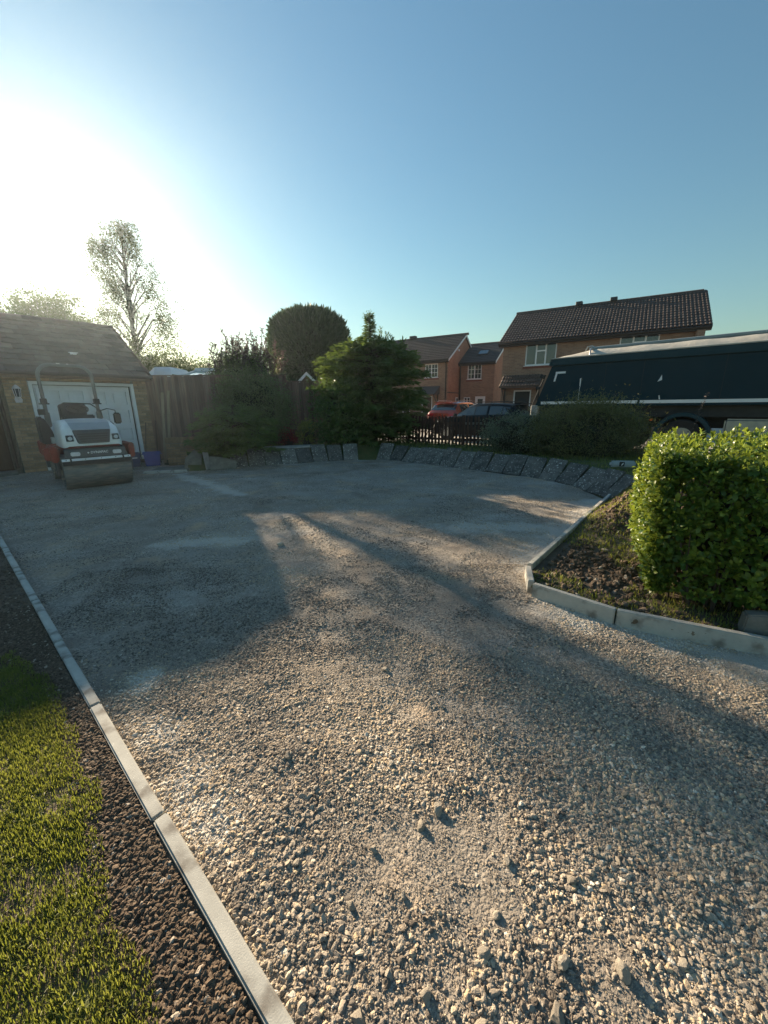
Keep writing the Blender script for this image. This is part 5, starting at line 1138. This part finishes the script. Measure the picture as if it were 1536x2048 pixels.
# chassis, mudguards, wheels
q = MB(); q.b2((-0.3, 0.7, 0.75), (9.0, 0.95, 1.05)); q.b2((-0.3, 1.45, 0.75), (9.0, 1.7, 1.05)); q.b2((-0.2, 0.2, 1.06), (BL, 2.2, 1.355)); q.b2((-0.45, 0.1, 0.55), (-0.35, 2.3, 0.68)); q.build('chassis', M['black'], TR)
def arch(x):
    q = MB(); V = []; F = []; n = 13
    for i, a in enumerate(np.linspace(R(12), R(168), n)):
        for r_ in (0.56, 0.66):
            for y in (0.02, 0.62): V.append((x + r_ * math.cos(a), y, 0.52 + r_ * math.sin(a)))
    for i in range(n - 1):
        b = i * 4; F += [(b, b + 4, b + 5, b + 1), (b + 2, b + 3, b + 7, b + 6), (b, b + 2, b + 6, b + 4), (b + 1, b + 5, b + 7, b + 3)]
    return q.add(V, F)
for x in (2.30, 3.74):
    arch(x).build('mudguard', M['lrim'], TR, smooth=50)
    for y in (0.20, 2.2): wheel(TR, (x, y, 0.5), 0.5, 0.3 if y < 1 else -0.3, 'y', dark=False, rim_r=0.55)
arch(7.9).build('mudguard', M['lrim'], TR, smooth=50)
for y in (0.20, 2.2): wheel(TR, (7.9, y, 0.5), 0.5, 0.3 if y < 1 else -0.3, 'y', rim_r=0.55)
q = MB(); q.b2((4.6, 0.15, 0.6), (5.6, 0.65, 1.02)); q.build('fuel_tank', M['metal'], TR, 0.05, 3)
MB().b2((2.98, 0.03, 0.95), (3.05, 0.06, 1.02)).build('side_marker', mat('orange_marker', (0.55, 0.12, 0.02), (0.5, 0.1, 0.02), rough=0.3), TR, 0.01)
cb_ = MB(); cb_.prism([(7.05, 0.7), (9.15, 0.6), (9.2, 1.5), (9.0, 2.75), (8.8, 2.9), (7.05, 2.9)], 'y', 0.05, 2.4); cb_.build('cab', M['lblue'], TR, 0.05, 3)
q = MB(); q.add([(7.7, 0.035, 1.75), (8.95, 0.035, 1.75), (8.8, 0.035, 2.5), (7.7, 0.035, 2.5)], [(0, 1, 2, 3)]); q.build('cab_window', M['cglass'], TR)

# ------------------------------------------------------------------ vegetation
def unit(a): return a / np.maximum(np.linalg.norm(a, axis=-1, keepdims=True), 1e-9)
def leaf_geo(C, D, N_, L_, W_, fold=0.15):
    D = unit(D); S = unit(np.cross(D, N_)); Nn = np.cross(S, D); L_ = np.asarray(L_)[:, None]; W_ = np.asarray(W_)[:, None]
    mid = C + D * L_ * 0.5 + Nn * W_ * fold
    V = np.stack([C, mid - S * W_ / 2, C + D * L_, mid + S * W_ / 2], 1)
    V[:, 1] -= 0; n = len(C); i = np.arange(n) * 4
    F = np.concatenate([np.stack([i, i + 1, i + 2], 1), np.stack([i, i + 2, i + 3], 1)])
    return V.reshape(-1, 3), F
def leaf_geo6(C, D, N_, L_, W_, curl=0.18):
    D = unit(D); S = unit(np.cross(D, N_)); Nn = np.cross(S, D); L_ = np.asarray(L_)[:, None]; W_ = np.asarray(W_)[:, None]
    a = C + D * L_ * 0.38 + Nn * L_ * curl * 0.5; b = C + D * L_ * 0.74 + Nn * L_ * curl * 0.45; t = C + D * L_
    V = np.stack([C, a - S * W_ * .40 + Nn * W_ * .10, a, a + S * W_ * .40 + Nn * W_ * .10, b - S * W_ * .46 + Nn * W_ * .08, b, b + S * W_ * .46 + Nn * W_ * .08, t], 1)
    n = len(C); i = (np.arange(n) * 8)[:, None]
    T = np.array([(0, 2, 1), (0, 3, 2), (1, 2, 4), (4, 2, 5), (2, 3, 5), (5, 3, 6), (4, 5, 7), (5, 6, 7)])
    F = (i[:, None, :] + T[None]).reshape(-1, 3)
    return V.reshape(-1, 3), F
def leafmesh(name, geo, col, mt, parent, per=4, kind=True):
    me = np_mesh(name, geo[0], geo[1], {'col': np.repeat(np.clip(col, 0, 1), per)}, smooth=False)
    return link(name, me, mt, parent)
def rdir(r_, n): return unit(r_.normal(size=(n, 3)))
def ellip(r_, n, c, rad, pw=0.45, zmin=None):
    d = rdir(r_, n); t = r_.random(n) ** pw; return np.array(c) + d * t[:, None] * np.array(rad)

def trunk_mb(pts, rads, mb=None): return (mb or MB()).tube(pts, list(rads), 9)

M['lf_birch'] = leaf_mat('birch_leaves', (0.04, 0.055, 0.018), (0.08, 0.095, 0.03), trans=0.25)
M['lf_tree'] = leaf_mat('tree_leaves', (0.035, 0.06, 0.018), (0.075, 0.10, 0.03), trans=0.35)
M['lf_dome'] = leaf_mat('clipped_conifer_foliage', (0.025, 0.055, 0.026), (0.07, 0.11, 0.045), trans=0.12, rough=0.6)
M['lf_spruce'] = leaf_mat('conifer_sprays', (0.045, 0.10, 0.03), (0.15, 0.21, 0.06), trans=0.25, rough=0.55)
M['lf_laurel'] = leaf_mat('laurel_leaves', (0.045, 0.095, 0.03), (0.12, 0.17, 0.05), trans=0.2, rough=0.3)
M['lf_shrub'] = leaf_mat('shrub_leaves', (0.06, 0.10, 0.045), (0.16, 0.20, 0.09), trans=0.3)
M['lf_purple'] = leaf_mat('purple_leaves', (0.06, 0.05, 0.052), (0.12, 0.10, 0.09), trans=0.3, tcol=(0.16, 0.11, 0.08))
M['lf_dry'] = leaf_mat('heathy_leaves', (0.055, 0.075, 0.028), (0.20, 0.19, 0.08), trans=0.25, rough=0.6)
M['lf_coton'] = leaf_mat('greygreen_leaves', (0.04, 0.07, 0.035), (0.24, 0.27, 0.2), trans=0.2, rough=0.4)
M['lf_hedge'] = leaf_mat('hedge_leaves', (0.04, 0.095, 0.016), (0.26, 0.33, 0.05), trans=0.32, rough=0.38, tcol=(0.36, 0.42, 0.04), spec=0.4)
M['lf_red'] = leaf_mat('red_flowers', (0.10, 0.02, 0.02), (0.32, 0.05, 0.05), trans=0.3)
M['lf_yellow'] = leaf_mat('yellow_green_leaves', (0.10, 0.13, 0.03), (0.32, 0.33, 0.12), trans=0.3)
M['lf_berb'] = leaf_mat('dark_red_leaves', (0.035, 0.014, 0.014), (0.075, 0.025, 0.022), trans=0.2)
M['core'] = mat('core_filler', (0.02, 0.026, 0.012), (0.03, 0.028, 0.018), scale=12, rough=0.95)  # dark solid filling added inside the plants to block light

def crown_clusters(r_, cents, rc, per, ls, mt, parent, droop=0.2, name='crown', lw=0.55, colb=0.45):
    n = len(cents); C = np.repeat(cents, per, 0) + r_.normal(size=(n * per, 3)) * np.repeat(rc, per)[:, None] * np.array([1, 1, 0.75])
    D = rdir(r_, n * per); D[:, 2] -= droop; col = np.repeat(r_.normal(colb, 0.18, n), per) + r_.normal(0, 0.18, n * per)
    s = ls * r_.uniform(0.7, 1.35, n * per)
    return leafmesh(name, leaf_geo(C, D, rdir(r_, n * per), s, s * lw), col, mt, parent)

def birch():
    r_ = np.random.default_rng(51); x0, y0 = -11.85, 20.0
    e = empty('birch_tree', (x0, y0, 0), 0, 'tall airy birch tree behind the garage beside the sun glare', 'tree')
    tr = trunk_mb([(0, 0, -0.1), (0.05, 0, 2), (-0.05, 0.05, 4), (0.0, 0, 6), (0.1, 0, 8), (0.2, 0, 9.6)], [0.17, 0.15, 0.12, 0.085, 0.045, 0.012])
    env = lambda z: np.interp(z, [2.0, 3.2, 4.5, 6.0, 7.2, 8.3, 9.2, 9.9], [2.0, 2.45, 2.25, 1.9, 1.5, 1.3, 0.95, 0.3])
    anch = []
    for k in range(84):
        z = 2.4 + 7.3 * (k + r_.random()) / 84; a = r_.uniform(0, 6.283); l_ = env(z) * r_.uniform(0.75, 1.12); zb = max(1.5, z - l_ * r_.uniform(0.5, 0.9))
        p0 = np.array([0.02 * z, 0, zb]); p2 = np.array([0.1 + math.cos(a) * l_, math.sin(a) * l_, z]); p1 = (p0 + p2) / 2 + np.array([0, 0, 0.25 * l_])
        tr.tube([p0, p1, p2], [0.035, 0.022, 0.006], 5)
        for t in r_.normal(0.8, 0.17, 24):
            q = (1 - t) ** 2 * p0 + 2 * t * (1 - t) * p1 + t * t * p2; anch.append(q + r_.normal(0, 0.11, 3))
    tr.build('trunk', M['birchbark'], e, smooth=60)
    A = np.array(anch); per = 15; n = len(A); ln = r_.uniform(0.25, 1.0, n)
    t = r_.random((n, per)); out = unit(A * np.array([1, 1, 0])) * 0.18
    C = A[:, None] + t[..., None] * (np.array([0, 0, -1.0]) * ln[:, None, None] + out[:, None]) + r_.normal(0, 0.055, (n, per, 3)); C = C.reshape(-1, 3)
    D = rdir(r_, n * per); D[:, 2] -= 0.9; s = r_.uniform(0.045, 0.078, n * per)
    leafmesh('crown', leaf_geo(C, D, rdir(r_, n * per), s, s * 0.7), np.repeat(r_.normal(.45, .15, n), per) + r_.normal(0, .15, n * per), M['lf_birch'], e)
birch()

def round_tree(loc, rad, cz, n, per, ls, mt, label, seed, rc=0.28, th=0.12, name='garden_tree', shell=0.3):
    r_ = np.random.default_rng(seed); e = empty(name, loc, 0, label, 'tree')
    tr = trunk_mb([(0, 0, -0.1), (0.05, 0, cz * 0.4), (0, 0.05, cz)], [th, th * 0.8, th * 0.4])
    cen = ellip(r_, n, (0, 0, cz), rad, shell); cen += r_.normal(0, 0.12, cen.shape)
    for k in range(0, n, max(1, n // 36)): tr.tube([(0, 0, cz * 0.45), cen[k] * 0.5 + np.array([0, 0, cz * 0.3]), cen[k]], [th * 0.35, th * 0.2, 0.006], 5)
    tr.build('trunk', M['bark'], e, smooth=60)
    crown_clusters(r_, cen, r_.uniform(rc * 0.6, rc * 1.4, n), per, ls, mt, e); return e
round_tree((-19.4, 24.5, 0), (3.0, 1.6, 1.9), 6.0, 190, 100, 0.13, M['lf_tree'], 'open leafy tree rising behind the garage ridge at the left edge', 61, 0.30)
round_tree((-9.9, 18.4, 0), (1.55, 1.2, 1.5), 2.6, 170, 120, 0.08, M['lf_tree'], 'dense green garden tree at the foot of the birch above the fence', 62, 0.26)
round_tree((-7.3, 19.0, 0), (1.8, 1.2, 1.1), 2.5, 120, 110, 0.08, M['lf_tree'], 'low dark garden tree behind the conservatory roof', 63, 0.28)

def dome():
    r_ = np.random.default_rng(71); e = empty('clipped_conifer_tree', (-3.55, 20.2, 0), 0, 'large dark conifer clipped to a flat-topped dome behind the fence', 'tree')
    trunk_mb([(0, 0, -0.1), (0.03, 0, 2.0), (0, 0, 4.0)], [0.2, 0.17, 0.08]).build('trunk', M['bark'], e, smooth=60)
    n = 42000; d = rdir(r_, n); d = d[d[:, 2] > -0.85]; n = len(d)
    def shape(d):   # superellipse profile, a little narrower at the top
        p = 4.4; den = (np.abs(d[:, 0]) ** p + np.abs(d[:, 1]) ** p) ** (2.2 / p) ; den = (np.hypot(d[:, 0], d[:, 1]) ** p + np.abs(d[:, 2]) ** p) ** (1 / p)
        q = d / den[:, None]; s = np.interp(q[:, 2], [-1, -.4, .3, .75, 1], [0.80, 0.97, 1.0, 0.97, 0.86]); q[:, 0] *= 1.86 * s; q[:, 1] *= 1.7 * s; q[:, 2] *= 1.85; return q
    q = shape(d); lump = 0.94 + 0.16 * fbm(q[:, 0] * 1.0 + q[:, 1], q[:, 2] + q[:, 1] * 0.5, 1.6, 72) * 0.6
    C = q * (lump * r_.uniform(0.88, 1.0, n))[:, None] + np.array([0, 0, 4.0])
    D = unit(d * 0.9 + r_.normal(0, 0.35, (n, 3)) + np.array([0, 0, 0.55])); s = 0.10 + 0.30 * r_.random(n) ** 2.5
    leafmesh('crown', leaf_geo(C, D, rdir(r_, n), s, s * 0.26), 0.35 + 0.9 * (lump - 1.0) * 4 + r_.normal(0, 0.22, n), M['lf_dome'], e)
    bm = bmesh.new(); bmesh.ops.create_uvsphere(bm, u_segments=24, v_segments=16, radius=1)
    dd = np.array([v.co[:] for v in bm.verts]); qq = shape(unit(dd)) * 0.87 + np.array([0, 0, 4.0])
    for v, p in zip(bm.verts, qq): v.co = p
    me = bpy.data.meshes.new('opaque_filler'); bm.to_mesh(me); bm.free(); link('opaque_filler', me, M['core'], e)  # unseen solid core, added so no light passes through the crown
dome()

def conifer(name, loc, label, prof, zt, nb, seed, lean=(0, 0), twig=0.15, mt=None, cat='tree', up=0.25, density=1.0, zb=0.15, tops=()):
    r_ = np.random.default_rng(seed); e = empty(name, loc, 0, label, cat); mt = mt or M['lf_spruce']
    tr = trunk_mb([(0, 0, -0.15), (lean[0] * .4, lean[1] * .4, zt * 0.4), (lean[0], lean[1], zt)], [0.11, 0.08, 0.012])
    zs = [p[0] for p in prof]; rs = [p[1] for p in prof]; C_, D_, c_ = [], [], []
    for k in range(nb):
        z = zb + (zt - zb) * r_.random() ** 0.85; a = r_.uniform(0, 6.283); l_ = np.interp(z, zs, rs) * r_.uniform(0.62, 1.18); up_k = up * r_.uniform(0.3, 1.9)
        base = np.array([lean[0] * z / zt, lean[1] * z / zt, z - 0.12 * l_]); dr_ = np.array([math.cos(a), math.sin(a), 0.0])
        m_ = max(4, int(l_ / 0.055 * density)); t = r_.random(m_) ** 0.55
        P_ = base + dr_ * (t * l_)[:, None] + np.array([0, 0, 1.0]) * (up_k * l_ * (t * 0.9 - 0.6 * t * t))[:, None]
        if k % 3 == 0: tr.tube([base, base + dr_ * l_ * .5 + np.array([0, 0, up * l_ * .26]), base + dr_ * l_ * .95], [0.018, 0.012, 0.004], 4)
        side = np.array([-dr_[1], dr_[0], 0]); cc = r_.normal(0.45, 0.15)
        for j in range(5):
            sg = r_.choice([-1, 1], m_)[:, None]; off = side * sg * (0.35 * twig * r_.random(m_))[:, None] * (1.6 - t)[:, None] * 2 + r_.normal(0, 0.02, (m_, 3))
            C_.append(P_ + off); D_.append(unit(dr_ * 0.9 + side * sg * r_.uniform(0.1, 1.0, m_)[:, None] + r_.normal(0, 0.22, (m_, 3)) + np.array([0, 0, -0.12]))); c_.append(cc + 0.3 * (t - 0.6) + r_.normal(0, 0.15, m_))
    for tx, ty, tz, h in tops:
        m_ = 75; t = r_.random(m_); C_.append(np.array([tx, ty, tz]) + np.outer(t, [0, 0, h]) + r_.normal(0, 0.03, (m_, 3))); d_ = rdir(r_, m_); d_[:, 2] = np.abs(d_[:, 2]) + 0.5; D_.append(unit(d_)); c_.append(r_.normal(0.5, .15, m_))
        tr.tube([(tx * .6, ty * .6, tz - .5), (tx, ty, tz + h)], [0.02, 0.005], 5)
    tr.build('trunk', M['bark'], e, smooth=60)
    C = np.vstack(C_); D = np.vstack(D_); n = len(C); s = twig * r_.uniform(0.6, 1.3, n) * np.interp(C[:, 2], [zt * 0.78, zt * 0.87], [1.0, 0.45])
    leafmesh('crown', leaf_geo(C, D, rdir(r_, n) + np.array([0, 0, 1.2]), s, s * 0.26), np.concatenate(c_), mt, e); return e
conifer('spruce_tree', (-0.30, 13.35, 0.3), 'bushy green spruce with a pointed leader at the end of the picket fence', [(0, 1.3), (0.5, 1.55), (1.4, 1.7), (2.2, 1.68), (2.7, 1.55), (3.0, 1.2), (3.2, 0.62), (3.4, 0.22), (4.05, 0.05)], 4.05, 600, 81, lean=(-0.1, 0), twig=0.17,
        tops=[(-0.1, 0, 3.3, 0.85), (0.45, 0.1, 3.0, 0.55), (0.62, 0.0, 2.9, 0.45), (0.95, 0.1, 2.75, 0.5), (-0.75, 0, 2.7, 0.6), (0.25, 0, 3.2, 0.45)])
conifer('juniper_bush', (-4.10, 10.85, 0.2), 'spreading dark green conifer bush overhanging the slabs beside the low wall', [(0, 0.8), (0.35, 1.15), (0.8, 1.12), (1.15, 0.8), (1.45, 0.25)], 1.42, 270, 82, twig=0.13, up=0.5, cat='bush', zb=0.05)

def shrub(name, loc, rad, cz, n, per, ls, mt, label, seed, cat='bush', rc=0.16, core=0.6, shoots=0, shmat=None, lw=0.45, shlen=(0.3, 0.9), shls=0.06):
    r_ = np.random.default_rng(seed); e = empty(name, loc, 0, label, cat); st_ = MB()
    cen = ellip(r_, n, (0, 0, cz), rad, 0.28); cen = cen[cen[:, 2] > 0.02]; n = len(cen)
    for k in range(0, n, max(1, n // 26)): st_.tube([(r_.normal(0, .1), r_.normal(0, .1), -0.1), cen[k] * np.array([.5, .5, .55]), cen[k]], [0.022, 0.014, 0.004], 5)
    st_.build('stem', M['bark'], e, smooth=60)
    crown_clusters(r_, cen, r_.uniform(rc * .6, rc * 1.4, n), per, ls, mt, e, droop=-0.15, name='foliage', lw=lw)
    if core:
        bm = bmesh.new(); bmesh.ops.create_icosphere(bm, subdivisions=3, radius=1)
        for v in bm.verts: v.co = Vector((v.co.x * rad[0] * core, v.co.y * rad[1] * core, cz + v.co.z * rad[2] * core)) * (1 + 0.1 * math.sin(v.co.x * 5 + v.co.z * 7))
        me = bpy.data.meshes.new('opaque_filler'); bm.to_mesh(me); bm.free(); link('opaque_filler', me, M['core'], e)
    if shoots:
        C_, D_, S_ = [], [], MB()
        for k in range(shoots):
            p = ellip(r_, 1, (0, 0, cz), np.array(rad) * 0.9, 0.3)[0]; p[2] = cz + abs(p[2] - cz) * 0.8; l_ = r_.uniform(*shlen); d = unit(np.array([[r_.normal(0, .25), r_.normal(0, .25), 1.0]]))[0]
            S_.tube([p - d * 0.2, p + d * l_], [0.006, 0.002], 4); m_ = int(l_ / 0.016); t = r_.random(m_) ** 0.8
            C_.append(p + np.outer(t * l_, d) + r_.normal(0, 0.008, (m_, 3))); D_.append(unit(rdir(r_, m_) + d * 0.7))
        S_.build('shoot', M['bark'], e); C = np.vstack(C_); D = np.vstack(D_); n = len(C); s = shls * r_.uniform(.6, 1.3, n)
        leafmesh('shoot_leaves', leaf_geo(C, D, rdir(r_, n), s, s * lw), r_.normal(.5, .25, n), shmat or mt, e, 4)
    return e
shrub('smoke_bush', (-4.45, 13.35, 0.3), (1.25, 0.55, 0.95), 2.0, 210, 100, 0.06, M['lf_shrub'], 'tall shrub with loose purple shoots rising behind the boarded fence', 91, shoots=150, shmat=M['lf_purple'], shlen=(0.4, 1.15), shls=0.075)
shrub('green_shrub', (-3.95, 12.15, 0.3), (1.15, 0.5, 1.1), 1.2, 260, 110, 0.055, M['lf_shrub'], 'broad green shrub growing against the front of the boarded fence', 92, shoots=60, shlen=(0.2, 0.5))
shrub('laurel_bush', (-1.35, 12.55, 0.3), (0.85, 0.5, 1.05), 1.05, 120, 60, 0.13, M['lf_laurel'], 'glossy laurel bush with large leaves in front of the spruce', 93, lw=0.36, rc=0.2, shoots=26, shlen=(0.15, 0.4), shls=0.13)
shrub('red_flower', (-3.0, 12.25, 0.34), (0.30, 0.22, 0.28), 0.3, 40, 26, 0.05, M['lf_red'], 'low plant with dull red flowers at the foot of the fence', 94, cat='plant', rc=0.07, core=0)
shrub('variegated_plant', (-2.45, 12.45, 0.34), (0.26, 0.2, 0.36), 0.4, 40, 24, 0.09, M['lf_yellow'], 'small yellow-green leafy plant in front of the fence panel', 95, cat='plant', rc=0.08, core=0, lw=0.35)
shrub('barberry_bush', (1.35, 13.6, 0.15), (1.05, 0.3, 0.30), 0.78, 130, 70, 0.035, M['lf_berb'], 'dark red barberry growing through the top of the picket fence', 96, rc=0.1, core=0.4)
shrub('cotoneaster_bush', (3.75, 10.25, 0.3), (1.15, 0.75, 0.62), 0.42, 230, 110, 0.035, M['lf_coton'], 'grey-green cotoneaster mound at the right end of the picket fence', 97, rc=0.12, core=0.78, lw=0.6, shoots=40, shlen=(0.08, 0.25), shls=0.035)
shrub('heather_bush', (4.9, 9.4, 0.3), (1.5, 0.8, 0.92), 0.42, 330, 120, 0.075, M['lf_dry'], 'wide olive-brown feathery bush in front of the lorry', 98, rc=0.17, core=0.62, lw=0.16, shoots=110, shlen=(0.15, 0.45), shls=0.06)

def weed(loc, h, label, seed, mt):
    r_ = np.random.default_rng(seed); e = empty('tall_weed', loc, 0, label, 'weed'); dx, dy = r_.normal(0, .08), r_.normal(0, .08)
    MB().tube([(0, 0, -0.05), (dx * .5, dy * .5, h * .5), (dx, dy, h)], [0.006, 0.005, 0.002], 5).build('stem', M['bark'], e)
    m_ = 46; t = r_.uniform(0.35, 1, m_); C = np.outer(t, [dx, dy, h]) + r_.normal(0, 0.012, (m_, 3)); D = rdir(r_, m_); D[:, 2] += 0.4; s = r_.uniform(.03, .08, m_)
    leafmesh('leaves', leaf_geo(C, D, rdir(r_, m_), s, s * .3), r_.normal(.5, .25, m_), mt, e)
weed((4.15, 10.1, 0.35), 1.45, 'thin seed stalk left of the white scratch above the cotoneaster', 1, M['lf_dry'])
weed((5.15, 9.0, 0.4), 1.4, 'reddish tall weed sprouting from the feathery bush before the lorry', 2, M['lf_purple'])
weed((6.15, 8.0, 0.4), 1.35, 'dark tall weed standing before the lorry wheel', 3, M['lf_purple'])
weed((5.75, 8.8, 0.4), 1.15, 'bent dry weed beside the lorry mudguard', 4, M['lf_dry'])

def hedge():
    r_ = np.random.default_rng(101); t = np.array([0.84, -0.543]); nn = np.array([0.543, 0.84]); o0 = np.array([1.84, 2.66])
    e = empty('leafy_hedge', (o0[0], o0[1], 0), math.atan2(t[1], t[0]), 'glossy green broad-leaved hedge with pale young tips on the right', 'hedge')
    LL, TT, z0, z1 = 4.2, 1.5, 0.08, 1.28
    n = 6600; face = r_.choice(4, n, p=[0.44, 0.32, 0.20, 0.04]); u = r_.random(n); v = r_.random(n); P_ = np.zeros((n, 3)); N_ = np.zeros((n, 3))
    f = face == 0; P_[f] = np.column_stack([u[f] * LL, np.zeros(f.sum()), z0 + 0.12 + (z1 - z0 - 0.12) * v[f]]); N_[f] = (0, -1, 0.25)
    f = face == 1; P_[f] = np.column_stack([u[f] * LL, v[f] * TT, np.full(f.sum(), z1)]); N_[f] = (0, 0, 1)
    f = face == 2; P_[f] = np.column_stack([np.zeros(f.sum()), u[f] * TT, z0 + 0.1 + (z1 - z0 - 0.1) * v[f]]); N_[f] = (-1, 0, 0.25)
    f = face == 3; P_[f] = np.column_stack([u[f] * LL, np.full(f.sum(), TT), z0 + (z1 - z0) * v[f]]); N_[f] = (0, 1, 0.2)
    # round the corners and make the surface lumpy
    c = np.column_stack([np.clip(P_[:, 0], 0.15, LL - 0.15), np.clip(P_[:, 1], 0.15, TT - 0.15), np.clip(P_[:, 2], -1, z1 - 0.15)]); d = P_ - c; L_ = np.linalg.norm(d, axis=1, keepdims=True); out = np.where(L_ > 1e-6, d / np.maximum(L_, 1e-6), N_)
    lump = 0.24 * (fbm(P_[:, 0] + P_[:, 1] * 0.7, P_[:, 2] + P_[:, 1] * 0.3, 2.6, 102) - 0.55)
    taper = np.interp(P_[:, 2], [0.1, 0.45, 1.2], [-0.06, 0.0, 0.02])
    depth = -np.abs(r_.normal(0, 0.07, n)); P_ = c + out * (np.minimum(L_, 0.15) + (lump + taper + depth)[:, None])
    bd = unit(out + r_.normal(0, 0.35, (n, 3)) + np.array([0, 0, 0.55]))
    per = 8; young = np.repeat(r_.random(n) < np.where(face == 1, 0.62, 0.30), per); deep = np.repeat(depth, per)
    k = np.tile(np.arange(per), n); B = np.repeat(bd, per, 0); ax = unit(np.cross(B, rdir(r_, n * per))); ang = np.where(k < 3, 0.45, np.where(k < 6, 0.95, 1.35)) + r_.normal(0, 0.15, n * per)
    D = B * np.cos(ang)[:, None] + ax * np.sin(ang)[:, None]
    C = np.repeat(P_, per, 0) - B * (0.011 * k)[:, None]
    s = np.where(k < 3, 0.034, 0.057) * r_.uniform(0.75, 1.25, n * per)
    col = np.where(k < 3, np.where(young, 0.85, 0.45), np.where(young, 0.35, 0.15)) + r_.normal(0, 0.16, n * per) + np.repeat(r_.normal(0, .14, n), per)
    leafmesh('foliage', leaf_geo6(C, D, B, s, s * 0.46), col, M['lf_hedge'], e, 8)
    # inner leaves and twigs
    n2 = 9000; Q = np.column_stack([r_.uniform(0.08, LL, n2), r_.uniform(0.08, TT - 0.1, n2), r_.uniform(0.15, z1 - 0.1, n2)]); Dq = rdir(r_, n2); s2 = r_.uniform(.035, .06, n2)
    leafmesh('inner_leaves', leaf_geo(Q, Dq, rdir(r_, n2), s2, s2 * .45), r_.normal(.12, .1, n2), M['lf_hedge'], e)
    tw = MB()
    for k in range(420):
        x, y = r_.uniform(0.28, LL - .1), r_.uniform(0.15, TT - 0.15); p0 = np.array([x, y, 0.02]); p2 = np.array([x + r_.normal(0, .18), np.clip(y + r_.normal(0, .25) - 0.1, 0.07, TT), r_.uniform(.4, 1.2)]); tw.tube([p0, (p0 + p2) / 2 + r_.normal(0, .05, 3), p2], [0.010, 0.007, 0.003], 5)
    tw.build('twig', M['bark'], e, smooth=60)
    MB().b2((0.36, 0.38, 0.3), (LL - .3, TT - .35, 0.95)).build('opaque_filler', M['core'], e)  # opaque dark box added to fill the inside of the hedge
hedge()

# ------------------------------------------------------------------ small things
q = MB(); q.hexa([(-0.07, -0.06, 0), (0.07, -0.06, 0), (0.07, 0.06, 0), (-0.07, 0.06, 0), (-0.06, -0.055, 0.17), (0.065, -0.055, 0.2), (0.06, 0.05, 0.19), (-0.06, 0.05, 0.16)])
o = q.build('post_stub', M['step'], None, 0.01, 2, loc=(2.46, 2.27, 0.03), rot=(0, 0, R(-30))); tag(o, 'stubby broken concrete post at the foot of the hedge', 'post')
ct = empty('plastic_container', (4.42, 7.12, 0.47), R(-8), 'pale grey plastic container with dark and white mark lying by the hedge', 'container')
M['cplas'] = mat('pale_grey_plastic', (0.34, 0.40, 0.42), (0.28, 0.33, 0.35), scale=6, rough=0.4)
q = MB(); q.b2((-0.20, -0.055, -0.055), (0.24, 0.055, 0.055)); q.build('body', M['cplas'], ct, 0.03, 4, smooth=50)
q = MB(); q.b2((-0.06, -0.058, -0.04), (0.03, -0.0555, 0.045)); q.build('dark_mark', M['black'], ct)
q = MB(); q.add([(-0.03, -0.060, -0.03), (0.0, -0.060, -0.01), (0.015, -0.060, 0.03), (-0.015, -0.060, 0.01)], [(0, 1, 2, 3)]); q.build('white_mark', M['white'], ct)
def bird(loc, rz, label, s):
    e = empty('bird', loc, rz, label, 'bird'); MB().lathe([(0.002, -0.09), (0.02, -0.06), (0.032, 0.0), (0.022, 0.06), (0.015, 0.075), (0.003, 0.10)], (0, 0, 0), 'x', 10).build('body', M['black'], e, smooth=60)
    for k in (-1, 1): MB().add([(0.04, k * 0.02, 0.01), (-0.03, k * 0.02, 0.01), (-0.04, k * 0.13, 0.07), (0.02, k * 0.14, 0.08), (-0.05, k * 0.26, 0.06), (0.0, k * 0.22, 0.075)], [(0, 1, 2, 3), (3, 2, 4, 5)]).build('wing', M['black'], e)
    MB().add([(-0.08, -0.01, 0.0), (-0.08, 0.01, 0), (-0.15, 0.03, 0), (-0.15, -0.03, 0)], [(0, 1, 2, 3)]).build('tail', M['black'], e); e.scale = (s, s, s)
bird((-8.7, 14.0, 12.78), R(20), 'small dark bird flying high above the birch tree', 0.55)
bird((-18.0, 14.6, 13.1), R(60), 'small dark bird flying at the far left of the sky', 0.55)

# ------------------------------------------------------------------ volume added to imitate lens glare towards the sun
hz = MB().b2((-60, -20, -1.2), (60, 75, 14.2)).build('glare_veil', None)
mt = bpy.data.materials.new('glare_volume'); mt.use_nodes = True; nt = mt.node_tree; nt.nodes.clear()
vo = nt.nodes.new('ShaderNodeVolumePrincipled'); ou = nt.nodes.new('ShaderNodeOutputMaterial')
vo.inputs['Color'].default_value = (0.74, 0.89, 1.0, 1); vo.inputs['Density'].default_value = 0.0006; vo.inputs['Anisotropy'].default_value = 0.75
nt.links.new(vo.outputs[0], ou.inputs['Volume']); hz.data.materials.append(mt)
tag(hz, 'thin added volume standing in for lens glare near the sun', 'glare_veil', kind='stuff')
sc.cycles.volume_bounces = 0
